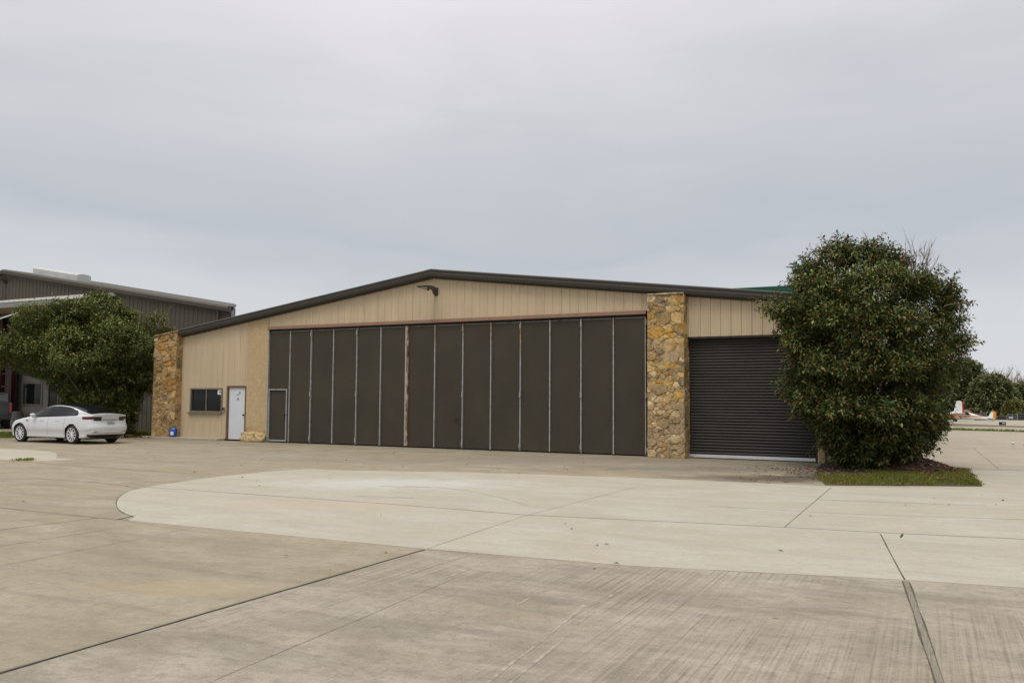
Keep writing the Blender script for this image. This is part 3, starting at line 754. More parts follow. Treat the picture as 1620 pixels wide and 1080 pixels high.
# opened folding door leaf: sticks out over the apron
s_, zl = fac(88, 472, T2-2.3); cx1 = s_-S2
sb_, zb_ = fac(117, 488, T2); cxb = sb_-S2
lf = MB(); n = 60; th = .28
vs = []
for i in range(n+1):
    for j, (yy, z_) in enumerate(((-2.3, zl-.30), (-.12, zb_-.02))):
        x = ox0 + (cx1-ox0 + (cxb-cx1)*j)*i/n; vs.append((x, yy, z_ - (.03 if i % 2 else 0)))
lf.add(vs, [(2*i, 2*i+1, 2*i+3, 2*i+2) for i in range(n)])
leaf = lf.build('folding_door', simple('tan_underside', (.42, .31, .19), .7), lh)
t = MB(); t.add([(ox0, -2.34, zl-.30), (cx1, -2.34, zl-.30), (cx1, -2.34, zl-.05), (ox0, -2.34, zl-.05), (ox0, -2.28, zl-.30), (cx1, -2.28, zl-.30), (cx1, -2.28, zl-.05), (ox0, -2.28, zl-.05)], [(0,1,2,3), (3,2,6,7), (4,7,6,5), (1,5,6,2), (0,4,5,1)]); t.build('door_edge_beam', M_grey_plastic, leaf)
t = MB()
x = ox0
while x < cx1-.2: t.box(x, x+.36, -2.36, -1.9, zl-.02, zl+.04); x += .44
t.build('door_top_seal', M_white_siding, leaf)
t = MB(); t.tube([(cx1, -2.3, zl-.2), (cxb, -.1, zb_)], .06, 6); t.build('door_side_edge', M_white_siding, leaf)
t = MB(); t.add([(ox0, -2.25, zl-.06), (cx1, -2.25, zl-.06), (cxb, -.1, zb_+.25), (ox0, -.1, zb_+.25)], [(0,1,2,3)]); t.build('upper_leaf', M_grey_siding, leaf)
# office front inside the open bay
yo = 3.2
def lf_x(px, py=640, t=yo): return fac(px, py, T2+t)[0]-S2
def lf_z(px, py, t=yo): return fac(px, py, T2+t)[1]
xa, xb = lf_x(22), HW-6.4
wx0, wx1, wz0, wz1 = lf_x(35), lf_x(67), lf_z(50, 642), lf_z(50, 604)
dx0, dx1, dz1 = lf_x(75), lf_x(93), lf_z(80, 607)
w = MB(); zt2 = 5.2
w.box(xa, wx0, yo, yo+.1, 0, zt2); w.box(wx0, wx1, yo, yo+.1, 0, wz0); w.box(wx0, wx1, yo, yo+.1, wz1, zt2); w.box(wx1, dx0, yo, yo+.1, 0, zt2); w.box(dx0, dx1, yo, yo+.1, dz1, zt2); w.box(dx1, xb, yo, yo+.1, 0, zt2)
w.box(xa, xb, yo+.1, yo+2.7, zt2-.1, zt2); w.box(xa, xa+.1, yo+.1, yo+2.7, 0, zt2-.1)
ow = w.build('office_wall', M_offwhite, lh)
for nm, (a, b, c, d) in (('office_window', (wx0, wx1, wz0, wz1)), ('office_glass_door', (dx0, dx1, .02, dz1))):
    fw_ = .12
    t = MB(); t.box(a, a+fw_, yo-.05, yo+.04, c, d); t.box(b-fw_, b, yo-.05, yo+.04, c, d); t.box(a+fw_, b-fw_, yo-.05, yo+.04, d-fw_, d); t.box(a+fw_, b-fw_, yo-.05, yo+.04, c, c+fw_)
    o = t.build(nm, M_bronzeframe, lh, bevel=.008); t = MB(); t.box(a+fw_, b-fw_, yo, yo+.01, c+fw_, d-fw_); t.build('pane', M_glass, o)
t = MB(); t.box(xa+.2, xb-.2, yo+2.6, yo+2.7, 0, zt2-.2); t.build('room_back_wall', M_dark, lh)
cxx = lf_x(17.5, 640, 2.6)
t = MB(); t.box(cxx-.16, cxx+.16, 2.45, 2.75, 0, 6.4); t.build('steel_column', M_red_steel, lh)
cxx2 = lf_x(1, 640, 2.6)
t = MB(); t.box(cxx2-.16, cxx2+.10, 2.45, 2.75, 0, 6.4); t.build('steel_column', M_red_steel, lh)
for py in (591, 611): t = MB(); t.box(cxx2+.1, cxx-.16, 2.5, 2.6, lf_z(7, py, 2.6)-.05, lf_z(7, py, 2.6)+.05); t.build('steel_girt', M_red_steel, lh)
t = MB(); t.box(cxx2-2.2, cxx-.1, 2.9, 2.95, 0, 4.6); t.build('light_panel_wall', M_offwhite, lh)
wall_lamp(lh, lf_x(10, 446, 0), lf_z(10, 446, 0)+.1, .9)
# roof vent: long rounded box lying down the slope close to the front edge
vx0, vx1 = fac(58, 430, T2+.9)[0]-S2+.3, fac(139, 440, T2+.9)[0]-S2-.3
m = MB(); hw_ = .42
arc = [(-hw_, .0), (-hw_, .34)] + [(-hw_*math.cos(PI*i/8), .34+.10*math.sin(PI*i/8)) for i in range(1, 8)] + [(hw_, .34), (hw_, 0)]
nA = len(arc); vs = [(vx0, .9+a, lz(vx0)+b) for a, b in arc]+[(vx1, .9+a, lz(vx1)+b) for a, b in arc]
m.add(vs, [(i, (i+1) % nA, nA+(i+1) % nA, nA+i) for i in range(nA)]+[tuple(range(nA)), tuple(range(2*nA-1, nA-1, -1))])
rv = m.build('roof_vent', M_vent, lh)

# ================================================================== GREEN-ROOFED HANGAR behind
T3 = 34.
s_a, za = fac(1140, 458.5, T3); s_b, zb3 = fac(1270, 452, T3)
h3 = UD*s_a+NN*(DIST+T3)
gh = empty('hangar', (h3[0], h3[1], terr(h3[0], h3[1])), -YAW, 'brown hangar with a green roof edge, above and behind the roll-up door', 'hangar')
bz = terr(h3[0], h3[1]); za -= bz; zb3 -= bz
W3 = 9.0; sl3 = (zb3-za)/(s_b-s_a)
w = MB(); zg = lambda x: za+sl3*x-.1
siding(w, -6, W3, 0, zg, pitch=.4); w.build('front_wall', M_brownwall, gh)
for bx in ((-6, -5.98, .05, 20), (W3-.02, W3, .05, 20)): w = MB(); w.box(*bx, 0, za-.9); w.build('side_wall', M_brownwall, gh)
w = MB(); w.box(-6, W3, 20, 20.1, 0, za-.9); w.build('back_wall', M_brownwall, gh)
t = MB(); rake_trim(t, [(0, -.5), (.06, -.5), (.08, -.42), (.3, -.40), (.32, -.2), (.28, -.17), (.3, 0), (.2, .05), (0, .05)], -6.1, za-6.1*sl3, W3+.1, za+sl3*(W3+.1)); t.build('roof_edge', M_green, gh)
t = MB(); t.add([(-6.1, -.1, za-6.1*sl3), (W3+.1, -.1, za+sl3*(W3+.1)), (W3+.1, 20, za+sl3*(W3+.1)-.6), (-6.1, 20, za-6.1*sl3-.6)], [(0,1,2,3)]); t.build('roof', M_green, gh)
t = MB(); xx = fac(1251, 452, T3)[0]-s_a; t.tube([(xx, .1, zg(xx)), (xx, .1, zg(xx)+.75)], .02, 6); t.build('roof_mast', M_grey_plastic, gh)

# ================================================================== foliage
def leaf_object(name, pos, dr, up, ln, wd, col, mat, parent=None):
    N = len(pos)
    dr = dr/np.linalg.norm(dr, axis=1, keepdims=True)
    side = np.cross(dr, up); side /= np.maximum(np.linalg.norm(side, axis=1, keepdims=True), 1e-5); nrm = np.cross(side, dr)
    ln = ln[:, None]; wd = wd[:, None]
    V = np.empty((N, 4, 3), 'f')
    V[:, 0] = pos; V[:, 2] = pos+dr*ln-nrm*ln*.10
    V[:, 1] = pos+dr*ln*.45+side*wd*.5+nrm*wd*.18; V[:, 3] = pos+dr*ln*.45-side*wd*.5+nrm*wd*.18
    b = (np.arange(N)*4)[:, None]
    F_ = np.concatenate([b+np.array([[0, 3, 2]]), b+np.array([[0, 2, 1]])], 1).reshape(-1)
    me = bpy.data.meshes.new(name); me.vertices.add(N*4); me.vertices.foreach_set('co', V.ravel())
    me.loops.add(N*6); me.loops.foreach_set('vertex_index', F_.astype('i'))
    me.polygons.add(N*2); me.polygons.foreach_set('loop_start', np.arange(0, N*6, 3, dtype='i')); me.polygons.foreach_set('loop_total', np.full(N*2, 3, 'i'))
    me.update(calc_edges=True)
    a = me.color_attributes.new('Col', 'FLOAT_COLOR', 'POINT')
    C4 = np.ones((N, 4, 4), 'f'); C4[:, :, :3] = col[:, None, :]; a.data.foreach_set('color', C4.ravel())
    me.materials.append(mat)
    return link_mesh(name, me, parent)

def leaf_cols(rs, n, pal, wts, bright):
    idx = rs.choice(len(pal), n, p=np.array(wts)/sum(wts)); c = np.array(pal)[idx]
    return c*(bright[:, None])*rs.uniform(.75, 1.25, (n, 1))

def crown_from_outline(rows, base_px, depth, seed, n_shoots, n_in, per, leaf, pal, wts, shoot_len=.38, lobes=.13, hole=.22, thin_top=None, droop=.3, dscale=1.0):
    """Fill a crown whose silhouette widths were measured (rows: y, left, right in photo pixels at this depth).
    Returns leaf arrays in local metres about the tree's base, and shoot roots for the limbs."""
    rs = np.random.RandomState(seed); sc = depth/FPX
    rows = sorted(rows, key=lambda r_: -r_[0])
    zz = np.array([(base_px[1]-r_[0])*sc for r_ in rows]); lf_ = np.array([(base_px[0]-r_[1])*sc for r_ in rows]); rt_ = np.array([(r_[2]-base_px[0])*sc for r_ in rows])
    fwd = np.array([ray(base_px[0], 620)[0], ray(base_px[0], 620)[1], 0]); fwd /= np.linalg.norm(fwd); rgt = np.array([fwd[1], -fwd[0], 0])
    P = []; D = []; B = []; INN = []
    wz = np.interp(np.linspace(zz[0], zz[-1], 200), zz, lf_+rt_); cdf = np.cumsum(np.sqrt(np.maximum(wz, .05))); cdf /= cdf[-1]
    seedv = Vector((seed*1.7, seed*.3, 0))
    tot = n_shoots+n_in; k = 0; guard = 0
    while k < tot and guard < tot*6:
        guard += 1
        inner = k >= n_shoots
        z = np.interp(rs.rand(), cdf, np.linspace(zz[0], zz[-1], 200)); ph = rs.rand()*2*PI
        a, b = np.interp(z, zz, lf_), np.interp(z, zz, rt_)
        c, s = math.cos(ph), math.sin(ph)
        cx = (b-a)/2; hwid = (a+b)/2; dep = min(hwid, 3.3)*dscale
        nx = mnoise.noise(Vector((c*1.3, s*1.3, z*.55))*1.1+seedv)
        n2 = mnoise.noise(Vector((c*2.6, s*2.6, z*1.1))*1.3+seedv*2)
        if not inner and n2 < -hole and rs.rand() < .8: continue
        n3 = mnoise.noise(Vector((c*hwid*.75, s*hwid*.75, z*.75))+seedv*3)
        if not inner and n3 < -.22 and rs.rand() < .7: continue
        rad = 1+lobes*nx*.9+lobes*n2*.7+lobes*n3*1.25-lobes*.50
        q = rs.uniform(.80, 1.0) if not inner else rs.uniform(.35, .82)
        q *= rad
        p = rgt*(cx+hwid*c*q)+fwd*(dep*s*q)+np.array([0, 0, z])
        zrel = (z-zz[0])/(zz[-1]-zz[0])
        d = rgt*c+fwd*s*.9; d = d*(1-.55*zrel) + np.array([0, 0, .25+.75*zrel]) + rs.normal(0, .32, 3); d /= np.linalg.norm(d)
        if thin_top and zrel > thin_top and rs.rand() < (zrel-thin_top)/(1-thin_top)*.8: k += 1; continue
        P.append(p); D.append(d); B.append(1+.35*n2+.15*nx); INN.append(inner); k += 1
    P = np.array(P); D = np.array(D); B = np.clip(np.array(B), .6, 1.5); M = len(P)
    return leafify(P, D, B, rs, per, shoot_len, leaf, droop, pal, wts)+(P, D)
def leafify(P, D, B, rs, per, shoot_len, leaf, droop, pal, wts):
    M = len(P)
    # leaves along each shoot
    t = np.tile(np.linspace(0, 1, per), M); i = np.repeat(np.arange(M), per)
    d = D[i]; a0 = np.cross(d, np.array([0.31, .17, .9])); a0 /= np.linalg.norm(a0, axis=1, keepdims=True); b0 = np.cross(d, a0)
    ang = t*per*2.4+rs.rand(M)[i]*6.3
    perp = a0*np.cos(ang)[:, None]+b0*np.sin(ang)[:, None]
    sl = shoot_len*rs.uniform(.6, 1.3, M)[i]
    pos = P[i]+d*((t-.45)*sl)[:, None]+perp*.015
    ld = d*(.35+.5*t)[:, None]+perp*.9+np.array([0, 0, -droop])+rs.normal(0, .22, (len(i), 3))
    up = d*.35+np.array([0, 0, 1.2])+rs.normal(0, .28, (len(i), 3))
    ln = leaf[0]*rs.uniform(.65, 1.25, len(i)); wd = leaf[1]*rs.uniform(.75, 1.2, len(i))
    bright = B[i]*np.where(t > .75, 1.18, 1.0)
    col = leaf_cols(rs, len(i), pal, wts, bright)
    pos[:, 2] = np.maximum(pos[:, 2], .03)
    return pos, ld, up, ln, wd, col
def clumps(base_px, depth, items, seed, per, leaf, pal, wts, shoot_len=.36, droop=.3, dens=120):
    """rounded sprays of foliage that bulge from the crown: (px, py, radius px, metres towards the camera, brightness)"""
    rs = np.random.RandomState(seed); sc = depth/FPX
    fwd = np.array([ray(base_px[0], 620)[0], ray(base_px[0], 620)[1], 0]); fwd /= np.linalg.norm(fwd); rgt = np.array([fwd[1], -fwd[0], 0])
    P = []; D = []; B = []
    for px, py, rp, near, br in items:
        c = rgt*(px-base_px[0])*sc+np.array([0, 0, (base_px[1]-py)*sc])-fwd*near; r_ = rp*sc
        for i in range(int(dens*r_*r_*4)+14):
            d = rs.normal(0, 1, 3); d /= np.linalg.norm(d)
            if d[2] < -.35: d[2] *= -.6
            d /= np.linalg.norm(d); q = r_*rs.uniform(.55, 1.0)*(1+.25*mnoise.noise(Vector(d*1.7)+Vector((px, py, 0))))
            P.append(c+d*q*np.array([1, 1, .85])); e = d+np.array([0, 0, .45])+rs.normal(0, .3, 3); D.append(e/np.linalg.norm(e)); B.append(br*rs.uniform(.85, 1.15))
    return leafify(np.array(P), np.array(D), np.array(B), rs, per, shoot_len, leaf, droop, pal, wts)
def join_arrays(a, b): return tuple(np.concatenate([x, y]) for x, y in zip(a[:6], b[:6]))
def limbs(mb, base, targets, r0, seed, n=6, mid=.5):
    q = random.Random(seed)
    for tgt in targets:
        b = Vector(base)+Vector((q.uniform(-r0*2, r0*2), q.uniform(-r0*2, r0*2), 0)); tgt = Vector(tgt)
        pts = []
        for i in range(n+1):
            u_ = i/n; p = b.lerp(tgt, u_); p.z = b.z+(tgt.z-b.z)*(u_**.85); p.x = b.x+(tgt.x-b.x)*(u_**1.35); p.y = b.y+(tgt.y-b.y)*(u_**1.35)
            p += Vector((q.uniform(-.07, .07), q.uniform(-.07, .07), 0))*(1 if 0 < i < n else 0); pts.append(p)
        mb.tube(pts, [r0*(1-.82*i/n) for i in range(n+1)], 7)
def twigs(mb, p, d, L, r, seed, depth=2):
    q = random.Random(seed)
    def rec(p, d, L, r, lev):
        pts = [p]; dd = d.copy()
        for i in range(4):
            dd = (dd+Vector((q.uniform(-.16, .16), q.uniform(-.16, .16), q.uniform(-.05, .14)))).normalized(); pts.append(pts[-1]+dd*L/4)
        mb.tube(pts, [r*(1-.7*i/4) for i in range(5)], 5)
        if lev:
            for i in range(q.randint(3, 4)):
                k_ = q.choice((1, 2, 3)); nd = (dd+Vector((q.uniform(-.7, .7), q.uniform(-.7, .7), q.uniform(-.1, .5)))).normalized()
                rec(pts[k_], nd, L*q.uniform(.45, .7), r*.55, lev-1)
    rec(Vector(p), Vector(d).normalized(), L, r, depth)

# ---- big shrub at the right-hand corner of the hangar
GREEN = [(0.0378, 0.0566, 0.0189), (0.0661, 0.0909, 0.026), (0.1204, 0.1416, 0.0413), (0.2006, 0.203, 0.0637), (0.1475, 0.1038, 0.0531), (0.2478, 0.1711, 0.0472), (0.2006, 0.0413, 0.0189)]
bdep = gp(1390, 741).y; bb = gp(1390, 741)
shrub = empty('shrub', bb, 0, 'big dense evergreen shrub with red berries growing beside the roll-up door', 'shrub')
rows = [(736, 1325, 1440), (718, 1302, 1462), (698, 1288, 1479), (675, 1272, 1492), (645, 1262, 1503), (615, 1256, 1510), (585, 1252, 1517), (562, 1247, 1523), (537, 1236, 1521), (517.4, 1228.9, 1508.4), (498.0, 1223.2, 1500.0), (480.6, 1228.9, 1496.3), (467.1, 1249.4, 1492.5), (454.5, 1277.5, 1485.0), (440.0, 1288.7, 1472.0), (425.4, 1303.7, 1451.4), (413.8, 1324.2, 1427.1), (405.1, 1347.6, 1400.9)]
A = crown_from_outline(rows, (1390, 741), bdep, 5, 4300, 2600, 13, (.125, .052), GREEN, (22, 34, 26, 7, 8, 2, 1.6), .40, .22, .24, .68)
AC = clumps((1390, 741), bdep, [(1329.8, 403.2, 19.0, 0.0, 1.15), (1342.9, 391.6, 11.4, 0.2, 1.1), (1352.3, 412.8, 17.1, 0.5, 1.15), (1382.2, 403.2, 16.1, 0.2, 1.1), (1402.8, 409.0, 19.0, 0.0, 1.2), (1428.9, 422.5, 15.2, -0.2, 1.0), (1296.2, 425.4, 19.0, 0.2, 1.2), (1279.3, 434.1, 12.3, 0.0, 1.1), (1285.0, 455.4, 17.1, 0.5, 1.25), (1314.9, 464.2, 26.6, 1.0, 1.3), (1245.7, 494.2, 19.0, 0.3, 1.25), (1270.0, 500.0, 24.7, 0.7, 1.2), (1486.9, 470.9, 16.1, 0.1, 1.15), (1496.3, 490.3, 15.2, 0.2, 1.0), (1492.5, 519.3, 19.0, 0.4, 1.05), (1507.5, 546.4, 15.2, 0.3, 1.0), (1361.6, 464.2, 28.5, 1.3, 1.2), (1406.5, 459.3, 26.6, 1.2, 1.25), (1445.8, 461.2, 20.9, 0.7, 1.1), (1333.6, 517.4, 28.5, 1.8, 1.25), (1385.0, 527.1, 28.5, 2.0, 1.1), (1436.4, 527.1, 28.5, 1.7, 1.0), (1282.2, 551.3, 22.8, 1.2, 1.05), (1310.2, 585.2, 24.7, 1.8, 1.05), (1366.3, 594.8, 26.6, 2.2, 1.0), (1422.4, 594.8, 26.6, 2.0, 1.0), (1460.7, 580.3, 22.8, 1.3, 1.0), (1291.5, 643.2, 22.8, 1.4, 1.0), (1338.2, 652.9, 26.6, 2.0, 1.0), (1394.3, 657.8, 26.6, 2.1, 1.0), (1443.9, 648.1, 22.8, 1.5, 0.95)],
    41, 13, (.125, .052), GREEN, (18, 32, 30, 9, 9, 2.2, 1.8), .42, .3, 95)
leaf_object('crown', *join_arrays(A, AC), M_leaf, shrub)
# ragged shoots standing out of the outline
def shoots(parent, base_px, depth, spots, seed, leaf, pal, wts, per=16):
    rs = np.random.RandomState(seed); sc = depth/FPX
    fwd = np.array([ray(base_px[0], 620)[0], ray(base_px[0], 620)[1], 0]); fwd /= np.linalg.norm(fwd); rgt = np.array([fwd[1], -fwd[0], 0])
    tw = MB(); PP = []; LD = []; UP = []; 
    for (px, py, dx, dy, L) in spots:
        for rep in range(3):
            p = rgt*((px-base_px[0])*sc+rs.normal(0, .09))+np.array([0, 0, (base_px[1]-py)*sc+rs.normal(0, .09)])+fwd*rs.normal(0, .4)
            d = rgt*dx-np.array([0, 0, dy])+fwd*rs.normal(0, .25)+rs.normal(0, .12, 3); d /= np.linalg.norm(d); LL = L*sc*rs.uniform(.7, 1.1)
            pts = [p-d*.5]
            for i in range(5): d = d+np.array([0, 0, -.05])+rs.normal(0, .05, 3); d /= np.linalg.norm(d); pts.append(pts[-1]+d*(LL+.5)/5)
            tw.tube(pts, [.011, .010, .008, .006, .005, .003], 5)
            for i in range(per):
                t = rs.uniform(.3, 1)*5; k_ = min(4, int(t)); q = pts[k_]+(pts[k_+1]-pts[k_])*(t-k_)
                PP.append(q); o = rs.normal(0, 1, 3); o -= d*(o@d); LD.append(d*.5+o*.8+np.array([0, 0, -.2])); UP.append(np.array([0, 0, 1.])+rs.normal(0, .4, 3))
    N = len(PP); col = leaf_cols(rs, N, pal, wts, np.ones(N))
    lo = leaf_object('loose_shoots', np.array(PP), np.array(LD), np.array(UP), leaf[0]*rs.uniform(.6, 1.2, N), leaf[1]*rs.uniform(.7, 1.2, N), col, M_leaf, parent)
    tw.build('shoot_foliage', M_twig, parent); lo.name = 'shoot_leaves'
spots = [(1333.6, 403.2, 0, -1, 20), (1326.1, 399.3, -0.2, -1, 16), (1305.5, 410.9, -0.4, -1, 22), (1286.8, 422.5, -0.8, -0.6, 20), (1277.5, 435.1, -1, -0.4, 10), (1279.3, 449.6, -0.9, 0.1, 12), (1357.0, 396.4, 0.2, -1, 14), (1372.8, 399.3, 0.3, -1, 18), (1394.3, 403.2, 0.1, -1, 16), (1417.7, 415.8, 0.4, -1, 16), (1249.4, 478.7, -0.8, -0.6, 24), (1240.1, 470.9, -0.2, -1, 22), (1234.5, 488.4, -1, 0.1, 16), (1232.6, 512.6, -0.9, 0.5, 14), (1483.2, 464.2, 0.7, -0.8, 16), (1492.5, 483.5, 0.9, -0.4, 18), (1500.0, 502.9, 1, 0.1, 18), (1506.5, 536.8, 1, -0.1, 24), (1513.1, 551.3, 1, 0.2, 22), (1511.2, 565.8, 0.8, 0.7, 20), (1475.7, 691.6, 0.7, 0.8, 16), (1460.7, 711.0, 0.8, 0.7, 18), (1445.8, 722.6, 0.7, 0.8, 14), (1268.1, 652.9, -1, 0.3, 8), (1263.5, 604.5, -1, 0.2, 8), (1296.2, 715.8, -0.8, 0.6, 10), (1479.4, 672.3, 0.9, 0.5, 10), (1497.2, 623.9, 1, 0.2, 6), (1347.6, 391.6, -0.1, -1, 10), (1450.5, 435.1, 0.5, -0.9, 14)]
spots += [(1334, 392, -.1, -1, 26), (1322, 394, -.35, -1, 22), (1346, 388, .15, -1, 24), (1378, 396, -.1, -1, 22), (1396, 394, .2, -1, 24), (1412, 404, .3, -1, 18), (1296, 408, -.5, -1, 24), (1278, 424, -.8, -.6, 22), (1310, 402, -.3, -1, 20), (1266, 440, -1, -.2, 12), (1476, 440, .4, -1, 18), (1492, 456, .6, -.9, 20), (1506, 478, .9, -.5, 18), (1516, 545, 1, -.2, 8), (1232, 470, -.6, -.8, 18), (1218, 484, -1, -.2, 14)]
shoots(shrub, (1390, 741), bdep, spots, 3, (.12, .05), GREEN, (24, 28, 20, 8, 12, 3, 3))
m = MB(); q = random.Random(4); idx = [int(i*len(A[6])/34) for i in range(34)]
limbs(m, (0, 0, -.05), [A[6][i]*.93 for i in idx], .05, 6); m.build('stems', M_bark, shrub)
m = MB(); sc = bdep/FPX
fw3 = Vector((ray(1390, 620)[0], ray(1390, 620)[1], 0)).normalized(); rg3 = Vector((fw3.y, -fw3.x, 0))
for i, (px, py, dx, L) in enumerate([(1432, 446, .05, 44), (1442, 445, .25, 50), (1448, 445, .45, 46), (1455, 450, .5, 40), (1446, 448, .15, 46), (1460, 452, .7, 36), (1452, 452, .35, 52), (1288, 420, -.5, 22), (1380, 400, .1, 26)]):
    m = MB(); twigs(m, rg3*((px-1390)*sc)+Vector((0, 0, (741-py)*sc))+fw3*q.uniform(-.5, .3), rg3*dx+Vector((0, 0, 1)), L*sc, .014, i); m.build('bare_twig', M_twig, shrub)
for i in range(40):
    k_ = q.randrange(3900); p = A[6][k_ % len(A[6])]*1.0; c = Vector(p)+Vector(A[7][k_ % len(A[7])])*.20
    if i > 26 and q.random() < .3: continue
    m = MB()
    for j in range(q.randint(3, 6) if i > 8 else 12):
        o = c+Vector((q.uniform(-.022, .022), q.uniform(-.022, .022), q.uniform(-.03, .03))); r_ = .016
        m.add([o+Vector(v)*r_ for v in ((1,0,0), (-1,0,0), (0,1,0), (0,-1,0), (0,0,1), (0,0,-1))], [(0,2,4), (2,1,4), (1,3,4), (3,0,4), (2,0,5), (1,2,5), (3,1,5), (0,3,5)])
    m.build('berry_cluster', M_berry, shrub, smooth=True)

# ---- grass island, mulch and litter round the shrub
def in_poly(x, y, poly):
    c = False; n = len(poly); j = n-1
    for i in range(n):
        if (poly[i][1] > y) != (poly[j][1] > y) and x < (poly[j][0]-poly[i][0])*(y-poly[i][1])/(poly[j][1]-poly[i][1])+poly[i][0]: c = not c
        j = i
    return c
isl = [gp(*p)[:2] for p in [(1306, 767), (1340, 767.5), (1440, 768), (1553, 769), (1531, 743), (1470, 741.5), (1420, 733), (1300, 733), (1290, 744), (1296, 757)]]
sheet('planting_bed', isl, M_soil, .010)
mound = MB(); mc = gp(1425, 741); n = 28; vs = [(mc.x, mc.y, .33)]
for k_ in range(1, 7):
    for j in range(n):
        t = 2*PI*j/n; rr = k_/6; x = mc.x+1.15*rr*math.cos(t); y = mc.y+1.7*rr*math.sin(t)
        vs.append((x, y, .02+.30*(1-rr**2)**1.0*(1+.35*mnoise.noise(Vector((x*2, y*2, 0)))) if k_ < 6 else .0))
fs = [(0, 1+j, 1+(j+1) % n) for j in range(n)]
for k_ in range(5): fs += [(1+k_*n+j, 1+(k_+1)*n+j, 1+(k_+1)*n+(j+1) % n, 1+k_*n+(j+1) % n) for j in range(n)]
mound.add(vs, fs); tag(mound.build('mulch_mound', M_soil, smooth=True), kind='structure')
def mound_h(x, y):
    rr = math.hypot((x-mc.x)/1.15, (y-mc.y)/1.7); return .02+.30*max(0, 1-rr*rr)
def scatter(name, pts, size, pal, seed, mat, flat=True, label=None):
    rs = np.random.RandomState(seed); N = len(pts); P = np.array(pts)
    d = rs.normal(0, 1, (N, 3)); d[:, 2] *= .25 if flat else 1
    up = np.array([0, 0, 1.])+rs.normal(0, .45, (N, 3)); c = np.array(pal)[rs.randint(0, len(pal), N)]*rs.uniform(.6, 1.3, (N, 1))
    o = leaf_object(name, P, d, up, size*rs.uniform(.5, 1.3, N), size*.5*rs.uniform(.6, 1.2, N), c, mat); tag(o, kind='stuff')
    return o
q = random.Random(12); pts = []
for i in range(2600):
    a = q.uniform(0, 2*PI); r_ = math.sqrt(q.random())*1.1; x = mc.x+1.15*r_*math.cos(a); y = mc.y+1.7*r_*math.sin(a); pts.append((x, y, mound_h(x, y)+.02))
for i in range(420):
    x = q.gauss(gp(1330, 745).x, .9); y = q.gauss(gp(1330, 745).y, .55); pts.append((x, y, .022))
LIT = [(.16, .075, .04), (.10, .05, .03), (.22, .12, .07), (.27, .20, .14), (.07, .04, .028), (.19, .06, .035)]
for i in range(420):
    P = gp(q.uniform(1320, 1545), q.uniform(750, 768)); pts.append((P.x, P.y, .04))
o = scatter('leaf_litter', pts, .085, LIT, 2, M_litter); tag(o, 'brown fallen leaves heaped under the big shrub', 'leaf litter')
pts = []
for i in range(80):
    P = gp(q.triangular(1080, 1320, 1290), q.triangular(738, 768, 758)); pts.append((P.x, P.y, .018))
for (px, py, s1, s2, n_) in ((200, 703, 60, 4, 26), (700, 735, 320, 8, 40), (1000, 850, 420, 60, 14), (1560, 790, 60, 20, 10), (1100, 720, 100, 5, 18), (1570, 705, 60, 12, 16), (400, 740, 300, 25, 14)):
    for i in range(n_):
        y_ = max(698, q.gauss(py, s2)); P = gp(q.gauss(px, s1), y_); pts.append((P.x, P.y, terr(P.x, P.y)+.016))
o = scatter('fallen_leaves', pts, .065, LIT+[(.10, .11, .03)], 5, M_litter); tag(o, 'scattered dry leaves lying on the concrete apron', 'fallen leaves')
def grass(name, poly, n, hgt, wdt, seed, pal, avoid=None, label=None, z=.01, thin=0):
    rs = np.random.RandomState(seed); xs_ = [p[0] for p in poly]; ys_ = [p[1] for p in poly]; P = []
    while len(P) < n:
        x, y = rs.uniform(min(xs_), max(xs_)), rs.uniform(min(ys_), max(ys_))
        if not in_poly(x, y, poly) or (avoid and avoid(x, y)): continue
        if mnoise.noise(Vector((x*1.6, y*1.6, seed)))+.5*mnoise.noise(Vector((x*4.5, y*4.5, seed))) < -.02+rs.normal(0, .15):
            if rs.rand() < .8: continue
        P.append((x+rs.normal(0, .035), y+rs.normal(0, .035), terr(x, y)+z))
    P = np.array(P); d = rs.normal(0, .38, (n, 3)); d[:, 2] = 1; up = rs.normal(0, 1, (n, 3)); up[:, 2] = .1
    nz = np.array([mnoise.noise(Vector((p[0]*.9, p[1]*.9, seed+3))) for p in P])
    c = np.array(pal)[np.clip((rs.rand(n)*len(pal)*.8+(nz+.3)*1.8), 0, len(pal)-1).astype(int)]*rs.uniform(.7, 1.3, (n, 1))
    o = leaf_object(name, P, d, up, hgt*rs.uniform(.5, 1.4, n), np.full(n, wdt)*rs.uniform(.7, 1.3, n), c, M_grass); tag(o, label, 'grass', kind='stuff'); return o
GP = [(.10, .14, .022), (.15, .19, .028), (.20, .22, .036), (.215, .20, .055), (.20, .14, .065)]
grass('grass', isl, 19000, .060, .014, 4, GP, lambda x, y: mound_h(x, y) > .10 or (x < gp(1400, 752).x and y > gp(1350, 751).y), 'short green grass on the island in front of the big shrub')

